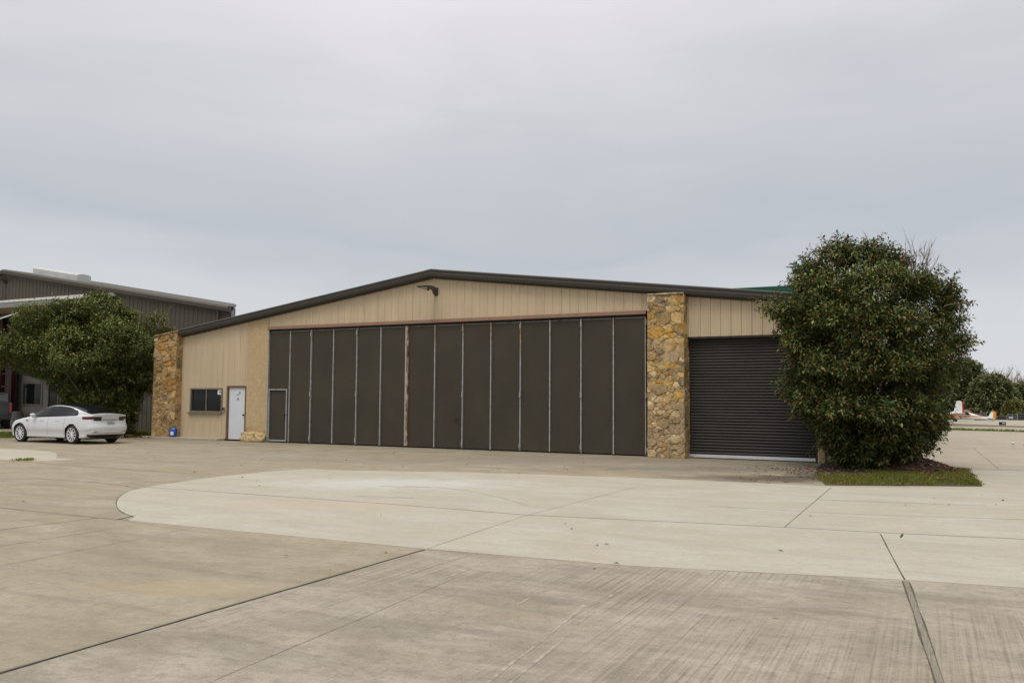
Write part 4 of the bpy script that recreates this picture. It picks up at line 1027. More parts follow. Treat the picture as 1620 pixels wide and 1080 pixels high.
# ---- left tree
PALT = [(0.0461, 0.0666, 0.0205), (0.0768, 0.1024, 0.0282), (0.128, 0.1485, 0.0384), (0.2048, 0.2086, 0.0512), (0.2816, 0.2624, 0.0742), (0.1664, 0.1344, 0.0819)]
tdep = 38.6; tb = at_depth(160, tdep)
tree = empty('tree', tb, 0, 'broad evergreen tree with yellow green leaves behind the white car', 'tree')
brow = tproj = None
def row_y(p):
    v = np.array(p)-CAM; wv = v@f0; return 540-FPX*(v@cu)/wv
ty = row_y(tb)
rows = [(ty, 128, 205), (670.5, 116, 211), (651.1, 102, 219), (631.7, 94, 226), (614.3, 80, 233), (604.6, 88, 236), (594.9, 52, 238), (583.2, 14, 241), (565.8, 4, 246), (549.3, 10, 250), (532.8, 32, 253), (517.3, 44, 250), (500.8, 46, 222), (490.1, 58, 200), (482.4, 118, 184), (474.6, 134, 170), (468.8, 146, 162)]
B = crown_from_outline(rows, (160, ty), tdep, 9, 3900, 3200, 13, (.115, .058), PALT, (20, 34, 28, 8, 3, 4), .46, .26, .16, .97, .2, .95)
BC = clumps((160, ty), tdep, [(152, 484.3, 19.0, 0.2, 1.1), (130, 501.8, 22.8, 0.8, 1.15), (95, 510.5, 20.9, 0.6, 1.1), (72, 527.0, 19.0, 0.5, 1.1), (34, 560.0, 17.1, 0.4, 1.15), (18, 569.7, 11.4, 0.2, 1.1), (65, 561.9, 20.9, 1.0, 1.2), (110, 549.3, 28.5, 1.6, 1.25), (165, 529.9, 28.5, 1.5, 1.1), (190, 505.6, 19.0, 0.5, 1.05), (205, 549.3, 22.8, 1.1, 0.95), (150, 583.2, 28.5, 1.9, 1.0), (200, 597.8, 22.8, 1.3, 0.9), (108, 588.1, 17.1, 1.3, 1.0), (150, 636.6, 26.6, 1.5, 0.9), (195, 646.3, 19.0, 1.0, 0.9)],
    43, 13, (.115, .058), PALT, (14, 32, 32, 12, 4, 4), .44)
leaf_object('crown', *join_arrays(B, BC), M_leaf, tree)
B2 = crown_from_outline([(620, 205, 240), (590, 208, 250), (560, 214, 257), (530, 212, 257), (512, 218, 252), (498, 230, 243)], (160, ty), tdep, 31, 380, 160, 13, (.115, .058), PALT, (16, 26, 26, 20, 7, 5), .42, .2, .2, None, .2, .9)
leaf_object('side_crown', *B2[:6], M_leaf, tree)
spots = [(245, 505, .6, -.9, 26), (238, 498, .1, -1, 18), (250, 515, 1, -.3, 16), (156, 470, 0, -1, 16), (142, 478, -.3, -1, 14), (60, 495, -.6, -.8, 14), (45, 508, -.8, -.6, 14), (15, 550, -1, -.2, 12), (8, 570, -.9, .4, 10), (90, 490, 0, -1, 14), (110, 485, .1, -1, 12), (178, 480, .4, -.9, 12), (245, 545, 1, .1, 10), (60, 588, -.2, 1, 8), (205, 640, .7, .5, 12)]
shoots(tree, (160, ty), tdep, spots, 8, (.11, .055), PALT, (15, 22, 24, 20, 12, 6))
m = MB(); idx = [int(i*len(B[6])/26) for i in range(26)]
limbs(m, (0, 0, -.05), [B[6][i]*.9 for i in idx], .075, 3); m.build('trunk', M_bark, tree)
# turf and mulch by the left tree
glf = [gp(*p)[:2] for p in [(-80, 693), (22, 692.5), (120, 691.5), (200, 690.5), (246, 690), (246, 682), (180, 679), (20, 684.5), (-80, 685)]]
sheet('turf_bed', glf, M_lawn, .010)
grass('grass', glf, 16000, .08, .02, 6, GP[:3], lambda x, y: math.hypot(x-tb.x+.3, y-tb.y+.4) < 1.5, 'strip of green grass behind the white car at the foot of the left tree')
pts = []
for i in range(700):
    a = q.uniform(0, 2*PI); r_ = math.sqrt(q.random())*2.2; pts.append((tb.x+.5+r_*math.cos(a)*1.1, tb.y-.9+r_*.55*math.sin(a), .03+.08*(1-r_/2.2)+q.uniform(0, .05)))
o = scatter('leaf_litter', pts, .10, LIT, 7, M_litter); tag(o, 'brown leaf litter under the left tree behind the white car', 'leaf litter')
wp = [gp(*p)[:2] for p in [(18, 730.5), (60, 728.5), (52, 727), (20, 729)]]
grass('weeds', wp, 160, .06, .025, 8, GP[1:4], None, 'tuft of weeds growing in the joint of the left pavement')
vg = [gp(*p)[:2] for p in [(1486, 680.2), (1524, 680.7), (1560, 681.8), (1640, 684.2), (1640, 683.2), (1560, 681.0), (1524, 679.8), (1486, 678.9)]]
grass('grass', vg, 650, .13, .06, 9, GP[:3], None, 'thin strip of tall grass along the far edge of the right pavement')

# ---- far trees
OAK = [(0.091, 0.1092, 0.0546), (0.1235, 0.1404, 0.065), (0.1625, 0.1716, 0.0754), (0.2145, 0.208, 0.0936)]
def far_tree(px, depth, rows, seed, n, label, pal=OAK, wts=(20, 30, 20, 8), leaf=(.75, .46), trunk_px=None):
    b = at_depth(px, depth); yb = row_y(b)
    o = empty('tree', b, 0, label, 'tree', 'trees beyond the taxiway')
    rr = [(yb-4,)+tuple(rows[0][1:])] + rows
    A_ = crown_from_outline(rr, (px, yb), depth, seed, int(n*1.3), n, 8, leaf, pal, wts, 1.5, .2, .2, None, .2)
    leaf_object('crown', *A_[:6], M_leaf, o)
    mb = MB(); idx_ = [int(i*len(A_[6])/9) for i in range(9)]
    limbs(mb, (0, 0, -.2), [A_[6][i]*.85 for i in idx_], .28, seed); mb.build('trunk', M_bark, o); return o
far_tree(1528, 205, [(650, 1500, 1552), (630, 1492, 1556), (610, 1490, 1558), (595, 1492, 1559), (585, 1496, 1556), (577, 1505, 1548), (573, 1518, 1538)], 21, 700, 'tallest dark evergreen tree beyond the taxiway, just right of the big shrub')
far_tree(1572, 196, [(655, 1540, 1600), (640, 1534, 1606), (625, 1536, 1604), (612, 1540, 1598), (602, 1550, 1588), (597, 1560, 1578)], 22, 800, 'broad dark oak in the middle, behind the tail of the orange and white plane')
far_tree(1622, 200, [(655, 1596, 1650), (640, 1592, 1656), (625, 1596, 1652), (615, 1604, 1642), (610, 1614, 1632)], 23, 600, 'dark oak at the right edge of the photo, behind the dark fence panels')
far_tree(1478, 205, [(650, 1440, 1510), (625, 1440, 1515), (605, 1450, 1505), (590, 1465, 1495)], 24, 400, 'dark oak mostly hidden behind the big shrub')
far_tree(1600, 178, [(662, 1592, 1609), (652, 1590, 1610), (643, 1594, 1607), (638, 1597, 1604)], 25, 240, 'small round yellow green bush in front of the oaks', [(.10, .10, .025), (.13, .12, .03), (.07, .075, .022), (.15, .14, .04)], (1, 1, 1, .6), (.4, .25))
def bare_tree(px, depth, top_px, seed, label, spread):
    b = at_depth(px, depth); yb = row_y(b); H_ = (yb-top_px)*depth/FPX
    o = empty('bare_tree', b, 0, label, 'bare tree', 'leafless trees beyond the taxiway')
    mb = MB(); mb.tube([(0, 0, -.2), (.1, 0, H_*.25), (0, 0, H_*.45)], [.3, .24, .2], 7); mb.build('trunk', M_bark, o)
    q_ = random.Random(seed); mb = MB()
    for i in range(16):
        twigs(mb, (0, 0, H_*q_.uniform(.3, .5)), (q_.uniform(-spread, spread), q_.uniform(-spread, spread), 1), H_*q_.uniform(.42, .56), .13, seed*50+i, 2)
    mb.build('branches', M_twig, o)
bare_tree(1579, 226, 586, 1, 'leafless tree rising behind the broad dark oak', .9)
bare_tree(1607, 232, 598, 2, 'leafless tree rising between the two oaks at the right', .9)
bare_tree(1630, 228, 602, 3, 'leafless tree at the right edge of the photo', .9)

parts = []
for i, (px, dp, hh) in enumerate([(1290, 228, 70), (1345, 232, 78), (1400, 226, 72), (1440, 236, 80), (1690, 210, 72), (1740, 214, 84), (1800, 206, 76), (1860, 212, 80), (1930, 205, 74), (2000, 208, 82)]):
    b_ = at_depth(px, dp); yb = row_y(b_)
    A_ = crown_from_outline([(yb-2, px-34, px+34), (yb-20, px-44, px+44), (yb-40, px-42, px+42), (yb-hh*.8, px-26, px+26), (yb-hh, px-8, px+8)], (px, yb), dp, 60+i, 420, 320, 8, (.8, .48), OAK, (20, 30, 20, 8), 1.5, .2, .2, None, .2)
    parts.append((A_[0]+np.array([b_.x, b_.y, b_.z]),)+A_[1:6])
w_ = leaf_object('wood', *(np.concatenate([p_[j] for p_ in parts]) for j in range(6)), M_leaf)
tag(w_, 'far off dark oak wood running on past the photographed trees', 'wood', kind='stuff')
# ---- fences beyond the taxiway
def fence_panel(px0, px1, depth, h, label, m, sign=False, name='fence'):
    a, b = at_depth(px0, depth), at_depth(px1, depth)
    o = empty(name, a, math.atan2((b-a).y, (b-a).x), label, 'fence', 'fence panels beyond the taxiway'); L = (b-a).length
    mb = MB(); mb.box(.05, L-.05, -.02, .02, .12, h); mb.build('screen', m, o)
    for x in (0, L/2, L): mb = MB(); mb.tube([(x, 0, 0), (x, 0, h+.12)], .045, 7); mb.build('post', M_grey_plastic, o)
    for z in (.1, h): mb = MB(); mb.tube([(0, -.03, z), (L, -.03, z)], .025, 6); mb.build('rail', M_grey_plastic, o)
    if sign:
        mb = MB(); mb.box(L*.12, L*.52, -.06, -.04, h*.5, h*.68); s1 = mb.build('sign', M_paper, o)
        mb = MB(); mb.box(L*.17, L*.24, -.075, -.062, h*.55, h*.62, 0); mb.box(L*.28, L*.48, -.075, -.062, h*.565, h*.6, 1); mb.build('sign_print', [M_berry, M_ink], s1)
    return o
M_screen = simple('dark_screen', (.028, .034, .033), .9, var=.2); M_screen2 = simple('grey_screen', (.075, .082, .082), .9, var=.2)
fence_panel(1594, 1608.5, 168, 1.65, 'dark green screened fence panel with a small white sign', M_screen2, True)
fence_panel(1609.5, 1640, 166, 1.7, 'darkest screened fence panel at the right edge of the photo', M_screen)
fence_panel(1541, 1560, 172, 1.75, 'pale grey slatted fence panel behind the orange and white plane', M_screen2)
fence_panel(1561, 1592, 176, 1.3, 'low dark fence panel in the shade under the oaks', M_screen)
# utility box, marker lights
ub = at_depth(1585, 92); o = empty('utility_box', ub, 0, 'small black utility box on the grass edge of the far taxiway', 'utility box')
m = MB(); m.box(-.27, .27, -.18, .18, .03, .32); m.build('body', M_black, o, bevel=.02); m = MB(); m.box(-.28, .28, -.2, .2, .32, .35); m.build('lid', M_black, o, bevel=.01); m = MB(); m.box(-.14, .16, -.192, -.184, .18, .24); m.build('box_marking', M_paper, o)
ml = gp(1603, 707); o = empty('marker_light', ml, 0, 'short white capped marker post on the right-hand pavement', 'marker light')
m = MB(); m.tube([(0, 0, 0), (0, 0, .13)], .022, 10); m.build('post', M_white, o); m = MB(); m.lathe([(0, .20), (.05, .19), (.062, .165), (.055, .13), (.0, .13)], n=16); m.build('cap', M_white, o, smooth=True)
ml = gp(1621.5, 706.5); o = empty('marker_light', ml, 0, 'small red marker cut off by the right edge of the photo', 'marker light')
m = MB(); m.tube([(0, 0, 0), (0, 0, .05)], .02, 10); m.build('post', M_black, o); m = MB(); m.lathe([(0, .12), (.035, .11), (.045, .06), (.045, .05), (0, .05)], n=14); m.build('cap', M_berry, o, smooth=True)

# ================================================================== airplanes
def loft(mb, secs, n=18, mat=0):
    vs = []
    for (x, zc, hw_, hh, e) in secs:
        for j in range(n):
            t = 2*PI*j/n; c_, s_ = math.cos(t), math.sin(t)
            vs.append((x, hw_*math.copysign(abs(c_)**e, c_), zc+hh*math.copysign(abs(s_)**e, s_)))
    fs = [(i*n+j, i*n+(j+1) % n, (i+1)*n+(j+1) % n, (i+1)*n+j) for i in range(len(secs)-1) for j in range(n)]
    fs += [tuple(range(n-1, -1, -1)), tuple(range((len(secs)-1)*n, len(secs)*n))]; mb.add(vs, fs, mat)
M_orange = simple('orange_paint', (.62, .24, .012), .35, var=.08); M_redp = simple('red_paint', (.45, .02, .02), .35, var=.08); M_planew = simple('plane_white', (.74, .74, .73), .35, var=.04)
def plane_skin():
    k = NT('plane_fuselage'); p = k.pos(); x, y, z = sep(k, p)
    c0 = k.math('ADD', k.math('MULTIPLY', x, .02), .0)
    lo = k.math('GREATER_THAN', z, k.math('ADD', k.math('MULTIPLY', x, .028), .92)); hi = k.math('LESS_THAN', z, k.math('ADD', k.math('MULTIPLY', x, .004), 1.18))
    c = k.mix(k.math('MULTIPLY', lo, hi), (.74, .74, .73), (.62, .24, .012)); return k.done(c, .35)
M_fus = plane_skin()
def text_mesh(s, size, mat, parent, loc, rot, name):
    cu_ = bpy.data.curves.new(name, 'FONT'); cu_.body = s; cu_.size = size; cu_.extrude = .004; cu_.align_x = 'CENTER'
    tmp = bpy.data.objects.new('t', cu_); me = bpy.data.meshes.new_from_object(tmp); bpy.data.objects.remove(tmp)
    me.materials.clear(); me.materials.append(mat); o = link_mesh(name, me, parent); o.location = loc; o.rotation_euler = rot; return o
def taildragger(loc, rz, pitch, label, fin_main, fin_trim, skin, stripe, lettering=None, tall=1.0, edge=False):
    o = empty('airplane', loc, rz, label, 'airplane')
    # local x: nose to tail (+x = tail), level attitude then tipped so the tail wheel sits on the ground
    b = empty('fuselage_frame'); bpy.data.objects.remove(b)
    def T(mb):
        c_, s_ = math.cos(pitch), math.sin(pitch)
        mb.v = [(x*c_+z*s_*.0+ (z-.9)*s_, y, .9+(z-.9)*c_-x*s_) for x, y, z in mb.v]; return mb
    m = MB(); loft(m, [(-2.4, 1.05, .12, .12, .8), (-2.3, 1.05, .38, .36, .75), (-1.6, 1.06, .48, .45, .7), (-1.0, 1.12, .52, .55, .65), (-.6, 1.25, .53, .70, .6), (.3, 1.28, .53, .72, .6), (1.2, 1.27, .46, .60, .7), (2.2, 1.25, .32, .40, .8), (3.6, 1.25, .18, .24, .9), (4.9, 1.26, .06, .12, 1)], 20)
    fz = T(m).build('fuselage', skin, o, smooth=True)
    m = MB(); m.prism([(-.55, 1.45), (-.2, 1.85), (.35, 1.86), (.35, 1.42)], 'y', -.545, .545); m.prism([(.42, 1.42), (.42, 1.84), (.9, 1.80), (1.35, 1.52), (1.0, 1.44)], 'y', -.52, .52); T(m).build('cabin_window', M_carglass, o)
    m = MB()
    for s_ in (-1, 1):
        pr = [(-.5, 2.0), (-.4, 2.09), (0, 2.12), (.6, 2.06), (1.05, 1.99), (.5, 1.97)]
        n_ = len(pr); vs = [(x, s_*.3, z) for x, z in pr] + [(x*.85+.05, s_*5.3, z*1.0+.10) for x, z in pr]
        m.add(vs, [(i, (i+1) % n_, n_+(i+1) % n_, n_+i) for i in range(n_)] + [tuple(range(n_)), tuple(range(n_, 2*n_))])
    m.box(-.4, .9, -.35, .35, 1.94, 2.08); T(m).build('wing', M_planew, o)
    m = MB()
    for s_ in (-1, 1):
        m = MB(); m.add([(-.42, s_*5.32, 2.1), (.95, s_*5.32, 2.08), (.95, s_*5.42, 2.12), (-.42, s_*5.42, 2.14), (-.42, s_*5.32, 2.2), (.95, s_*5.32, 2.12), (.95, s_*5.42, 2.14), (-.42, s_*5.42, 2.18)], [(0,1,5,4), (2,3,7,6), (4,5,6,7), (0,3,2,1), (1,2,6,5), (3,0,4,7)]); T(m).build('wing_tip', M_redp, o)
    m = MB()
    for s_ in (-1, 1): m = MB(); m.tube([(.0, s_*.5, .95), (.15, s_*2.4, 2.02)], .035, 6); T(m).build('wing_strut', M_planew, o)
    m = MB(); fin = [(3.5, 1.40), (4.05, 1.62), (4.35, 2.42*tall), (4.72, 2.46*tall), (4.72, 1.28), (4.3, 1.30)]; m.prism(fin, 'y', -.04, .04); T(m).build('tail_fin', fin_main, o, bevel=.015)
    m = MB(); m.prism([(4.73, 1.2), (4.73, 2.46*tall), (4.36, 2.44*tall), (4.38, 2.60*tall), (4.8, 2.66*tall), (5.15, 2.5*tall), (5.2, 1.6), (5.0, 1.12)], 'y', -.045, .045); rd_ = T(m).build('rudder', fin_trim, o, bevel=.015)
    if edge: m = MB(); m.prism([(5.0, 2.56*tall), (5.16, 2.5*tall), (5.23, 1.6), (5.02, 1.12), (4.95, 1.14), (5.05, 1.6)], 'y', -.055, .055); T(m).build('red_edge', M_redp, rd_)
    m = MB()
    for s_ in (-1, 1): m.add([(3.9, s_*.08, 1.36), (4.3, s_*1.55, 1.36), (4.95, s_*1.5, 1.36), (5.0, s_*.08, 1.36), (3.9, s_*.08, 1.42), (4.3, s_*1.55, 1.40), (4.95, s_*1.5, 1.40), (5.0, s_*.08, 1.42)], [(0,3,2,1), (4,5,6,7), (0,1,5,4), (1,2,6,5), (2,3,7,6), (3,0,4,7)])
    T(m).build('tailplane', M_planew, o)
    m = MB()
    for s_ in (-1, 1): m = MB(); m.tube([(-.9, s_*.4, .7), (-.85, s_*.95, .25)], .045, 6); T(m).build('gear_leg', M_lampbody, o)
    m = MB(); m.tube([(4.6, 0, 1.15), (4.85, 0, .85)], .03, 6); T(m).build('tail_gear_leg', M_lampbody, o)
    for (x, y, z, r_) in ((-.85, -1.0, .25, .26), (-.85, 1.0, .25, .26), (4.87, 0, .80, .10)):
        m = MB(); m.lathe([(r_*.3, -r_*.25), (r_*.8, -r_*.32), (r_, -r_*.15), (r_, r_*.15), (r_*.8, r_*.32), (r_*.3, r_*.25)], (x, y, z), 16, 'y'); T(m).build('wheel', M_black, o, smooth=True)
    m = MB(); m.tube([(-2.42, 0, .2), (-2.44, 0, 1.9)], [.05, .05], 6); m.lathe([(0, -.3), (.1, -.2), (.16, 0)], (-2.4, 0, 1.05), 12, 'x'); T(m).build('propeller', M_black, o)
    if lettering:
        c_, s_ = math.cos(pitch), math.sin(pitch); x, z = 2.7, 1.13
        text_mesh(lettering, .27, M_planew, o, (x*c_+(z-.9)*s_, -.30, .9+(z-.9)*c_-x*s_), (R(90), pitch, R(5)), 'registration')
    return o
pd = 150.
tw_ = at_depth(1571, pd)      # tail wheel
pit_ = .135
rz_ = R(-20)
dirv = Vector((math.cos(rz_), math.sin(rz_), 0))
pl = tw_-dirv*4.85; pl.z = tw_.z
taildragger((pl.x, pl.y, tw_.z+.02), rz_, pit_, 'white high wing airplane with orange side stripe and orange rudder, tail on the ground', M_planew, M_orange, M_fus, True, 'N2100W')
# second airplane, tail standing out from behind the shrub
tw_ = at_depth(1524, 113.); rz2 = R(-8); dirv = Vector((math.cos(rz2), math.sin(rz2), 0)); pl = tw_-dirv*5.2
taildragger((pl.x, pl.y, tw_.z), rz2, .0, 'airplane mostly hidden by the big shrub, its tall white tail fin edged in red', M_planew, M_planew, M_fus, True, None, 1.10, True)

# ================================================================== white car
def smooth1(x, k=9, it=2):
    for _ in range(it):
        p = np.concatenate([np.full(k, x[0]), x, np.full(k, x[-1])]); x = np.convolve(p, np.ones(2*k+1)/(2*k+1), 'valid')
    return x
def car_paint():
    k = NT('white_car_paint'); p = k.pos(); x, y, z = sep(k, p)
    col = (.60, .61, .62); c = k.mix(0, col, col)
    lines = None
    for x0 in (1.42, 2.30, 3.38):
        d = k.math('LESS_THAN', k.math('ABSOLUTE', k.math('SUBTRACT', k.math('ADD', x, k.math('MULTIPLY', z, .05 if x0 > 2 else .1)), x0+.04)), .006)
        lines = d if lines is None else k.math('MAXIMUM', lines, d)
    lines = k.math('MULTIPLY', lines, k.math('MULTIPLY', k.math('LESS_THAN', z, .95), k.math('GREATER_THAN', z, .30)))
    c = k.mix(lines, c, (.10, .10, .10))
    k.b.inputs['Coat Weight'].default_value = .8; k.b.inputs['Coat Roughness'].default_value = .05
    return k.done(c, .35, 0, .5)
M_carpaint = car_paint()
def tail_mat():
    k = NT('tail_lamp'); x, y, z = sep(k, k.pos()); ay = k.math('ABSOLUTE', y)
    c = k.mix(k.ramp(ay, [(.60, 0), (.68, 1)]), (.03, .022, .022), (.085, .008, .008)); c = k.mix(k.math('LESS_THAN', z, .83), c, (.035, .012, .012))
    k.b.inputs['Coat Weight'].default_value = .25
    return k.done(c, .3, 0, .3)
M_tail = tail_mat(); M_tyre = simple('tyre', (.02, .02, .021), .8, var=.2)
M_rim = simple('silver_rim', (.74, .75, .76), .35, .2, var=.05); M_rimdark = simple('rim_dark', (.02, .02, .022), .5)
M_carblk = simple('black_trim', (.016, .016, .017), .4, var=.1)
def wheel(parent, x, y, r_, side, spokes=10, wid=.22):
    m = MB(); w2 = wid/2
    m.lathe([(r_*.70, -w2*.9), (r_*.80, -w2), (r_*.95, -w2*.88), (r_, -w2*.6), (r_, w2*.6), (r_*.95, w2*.88), (r_*.80, w2), (r_*.70, w2*.9)], (x, y, r_), 40, 'y'); o = m.build('wheel', M_tyre, parent, smooth=True)
    m = MB(); yo_ = y+side*w2*.55
    m.lathe([(0, 0), (r_*.70, 0), (r_*.70, side*-.05)], (x, yo_, r_), 36, 'y'); m.build('rim_back', M_rimdark, o)
    m = MB(); yf = y+side*w2*.82
    m.lathe([(r_*.68, -side*.03), (r_*.76, side*.0), (r_*.76, side*.012), (r_*.69, side*.012), (r_*.66, -side*.02)], (x, yf, r_), 40, 'y')
    m.lathe([(0, side*.004), (r_*.13, 0), (r_*.15, -side*.02)], (x, yf, r_), 18, 'y')
    for i in range(spokes):
        a = 2*PI*i/spokes; c_, s_ = math.cos(a), math.sin(a)
        def P(rr, t, d): return (x+rr*c_-t*s_, yf+side*d, r_+rr*s_+t*c_)
        vs = [P(r_*.10, -.008, .002), P(r_*.10, .014, .002), P(r_*.70, .020, .004), P(r_*.70, -.012, .004)]
        vb = [P(r_*.10, -.012, -.025), P(r_*.10, .022, -.025), P(r_*.70, .020, -.02), P(r_*.70, -.012, -.02)]
        m.add(vs+vb, [(0,1,2,3), (0,4,5,1), (1,5,6,2), (2,6,7,3), (3,7,4,0)])
    m.build('rim', M_rim, o); return o
def sedan(loc, rz, label):
    o = empty('car', loc, rz, label, 'car')
    L = 4.69; N = 236; xs = np.linspace(0, L, N)
    zt = smooth1(np.interp(xs, [0, .05, .12, .3, .5, .8, 1.2, 1.6, 2.0, 2.4, 2.8, 3.1, 3.36, 3.52, 3.8, 4.1, 4.4, 4.6, 4.69], [1.05, 1.08, 1.085, 1.09, 1.125, 1.225, 1.345, 1.42, 1.448, 1.438, 1.36, 1.24, 1.09, 1.01, .955, .89, .79, .69, .58]), 4, 2)
    zb_ = smooth1(np.interp(xs, [0, .25, .6, 4.0, 4.4, L], [.33, .22, .19, .19, .20, .27]), 4, 2)
    wb = smooth1(np.interp(xs, [0, .1, .3, .7, 1.5, 3.2, 3.8, 4.2, 4.5, L], [.74, .82, .885, .922, .918, .905, .918, .915, .875, .74]), 4, 2)
    belt = np.interp(xs, [0, .7, 1.5, 2.6, 3.4, 3.8, 4.2, L], [1.02, 1.02, .985, .945, .92, .87, .79, .50]); belt = np.minimum(belt, zt-.045)
    wr = np.interp(xs, [0, .4, .9, 1.4, 2.2, 2.8, 3.3, 3.6, L], [.62, .60, .57, .585, .60, .60, .62, .66, .45]); wr = smooth1(wr, 6, 2); wr = np.minimum(wr, wb-.08)
    M = 56; G = np.zeros((N, M, 3))
    for i in range(N):
        W, zB, zT, bl, r2 = wb[i], zb_[i], zt[i], belt[i], wr[i]; zre = zT-min(.085, max(.012, (zT-bl)*.35))
        cp = [(0, zB), (W-.16, zB), (W-.05, zB+.03), (W-.040, zB+.13), (W-.028, zB+.22), (W, .54 if .54 < bl else (zB+bl)/2), (W-.012, .5*(.6+bl) if bl > .7 else bl-.06), (W-.05, bl), (W-.05-(W-.05-r2)*.5, bl+(zre-bl)*.56), (r2, zre), (r2*.72, zT-.018), (r2*.4, zT-.004), (0, zT)]
        cp = np.array(cp); t_ = np.linspace(0, len(cp)-1, M); out = []
        for tt in t_:
            k_ = min(int(tt), len(cp)-2); f = tt-k_; p0, p1, p2, p3 = cp[max(k_-1, 0)], cp[k_], cp[k_+1], cp[min(k_+2, len(cp)-1)]
            m1, m2 = (p2-p0)*.4, (p3-p1)*.4
            out.append((2*f**3-3*f*f+1)*p1+(f**3-2*f*f+f)*m1+(-2*f**3+3*f*f)*p2+(f**3-f*f)*m2)
        out = np.array(out); G[i, :, 1] = np.maximum(out[:, 0], 0); G[i, :, 2] = out[:, 1]
        z = out[:, 1]; wend = max(0, 1-xs[i]/.5)**1.5; wfr = max(0, 1-(L-xs[i])/.5)**1.7
        rear = np.interp(z, [.2, .33, .42, .62, .72, .9, 1.0, 1.08], [.17, .09, .02, .0, .055, .085, .05, .02])
        frnt = np.interp(z, [.2, .35, .5, .62, .72, .85], [.10, .02, 0, .03, .12, .25])
        G[i, :, 0] = xs[i]+wend*(rear+.20*(np.abs(G[i, :, 1])/.9)**3)-wfr*(frnt+.24*(np.abs(G[i, :, 1])/.9)**2.5)
    for ax, az in ((.985, .335), (3.86, .335)):       # crisp arch edges
        rx, rz2_ = G[:, :, 0]-ax, G[:, :, 2]-az; rr_ = np.hypot(rx, rz2_); msk = (np.abs(rr_-.385) < .017) & (G[:, :, 1] > .5)
        f_ = np.where(msk, .385/np.maximum(rr_, .01), 1); G[:, :, 0] = ax+rx*f_; G[:, :, 2] = az+rz2_*f_
    body = MB(); glass = MB(); tailm = MB(); low = MB()
    arch = [(.985, .335), (3.86, .335)]
    def classify(c):
        x, y, z = c; ay = abs(y)
        for ax, az in arch:
            if ay > .55 and (x-ax)**2+(z-az)**2 < .385**2 and z < .80: return None
        i_ = min(N-1, int(x/L*(N-1))); bl, zT = belt[i_], zt[i_]
        if .36 < x < 3.40 and z > bl+.03 and ay < wr[i_]*.975 and z > zT-.12: return glass
        if .74 < x < 3.28 and z > bl+.008 and ay > wr[i_]+.008 and z < np.interp(x, [.74, 1.0, 1.4, 1.9, 2.3, 2.75, 3.0, 3.28], [1.035, 1.17, 1.30, 1.372, 1.377, 1.295, 1.18, .97]): return glass
        if z > np.interp(x, [0, .4], [.83, .91]) and z < np.interp(x, [0, .4], [1.0, .985]) and ay > .38 and x < .50 - (0.985-z)*.5: return tailm
        if z < .345 and x < .30 and ay < .80: return low
        if z < .225: return low
        return body
    def addq(vs):
        c = np.mean(vs, axis=0); tgt = classify(c)
        if tgt is not None: tgt.add(vs, [(0, 1, 2, 3)])
    for s_ in (1, -1):
        g_ = G.copy(); g_[:, :, 1] *= s_
        for i in range(N-1):
            for j in range(M-1):
                q_ = [g_[i, j], g_[i, j+1], g_[i+1, j+1], g_[i+1, j]]
                addq(q_ if s_ > 0 else q_[::-1])
    for i_, sg in ((0, 1), (N-1, -1)):      # end caps bulge with the bumper's plan curve
        K = 28; rowp = []
        for j in range(M):
            y, z, x = G[i_, j, 1], G[i_, j, 2], G[i_, j, 0]; rr = []
            for k_ in range(K+1):
                v = -1+2*k_/K; yy = v*y; bul = (.20*(y/.9)**3-.20*(abs(yy)/.9)**3) if i_ == 0 else -(.24*(y/.9)**2.5-.24*(abs(yy)/.9)**2.5); rr.append(np.array([x-bul, yy, z]))
            rowp.append(rr)
        for j in range(M-1):
            for k_ in range(K):
                q_ = [rowp[j][k_], rowp[j+1][k_], rowp[j+1][k_+1], rowp[j][k_+1]]; addq(q_ if i_ == 0 else q_[::-1])
    bo = body.build('body', M_carpaint, o, smooth=True, fixn=True)
    glass.build('window_glass', M_carglass, o, smooth=True, fixn=True); low.build('lower_bumper', M_carblk, o, smooth=True, fixn=True)
    # split the tail lamps left and right
    for s_ in (1, -1):
        mm = MB()
        for f in tailm.f:
            vs = [tailm.v[i] for i in f]
            if np.mean([v[1] for v in vs])*s_ > 0: mm.add(vs, [(0, 1, 2, 3)])
        mm.build('tail_lamp', M_tail, o, smooth=True, fixn=True)
    m = MB(); m.box(.35, 4.35, -.62, .62, .17, .55); m.box(1.25, 3.3, -.80, .80, .19, .5); m.build('underbody', M_carblk, o)
    for ax, az in arch:
        for s_ in (1, -1):
            m = MB(); n_ = 20; vs = []
            for k_ in range(n_+1):
                a = PI*k_/n_; cx_, cz_ = ax+.40*math.cos(a), az+.40*math.sin(a); vs += [(cx_, s_*.58, cz_), (cx_, s_*.87, cz_)]
            m.add(vs, [(2*k_, 2*k_+1, 2*k_+3, 2*k_+2) for k_ in range(n_)])
            m.box(ax-.42, ax+.42, s_*.58-.01, s_*.58+.01, .2, .8); m.build('wheel_well', M_carblk, o)
    for ax, az in arch:
        for s_ in (1, -1): wheel(o, ax, s_*.80, .335, s_)
    for s_ in (1, -1):
        m = MB(); loft(m, [(2.95, 0, .04, .04, 1), (2.97, 0, .085, .055, .9), (3.05, 0, .09, .06, .8), (3.12, 0, .06, .04, .9), (3.15, 0, .02, .02, 1)], 14)
        m.v = [(x, y+s_*.985, z+1.02) for x, y, z in m.v]; m.tube([(3.02, s_*.86, .955), (3.05, s_*.95, .98)], .025, 6); m.build('wing_mirror', M_carpaint, o, smooth=True)
        for x0 in (1.78, 2.62):
            m = MB(); m.box(x0-.11, x0+.11, min(s_*.898, s_*.914), max(s_*.898, s_*.914), .82, .845); m.build('door_handle', M_rim, o, bevel=.004)
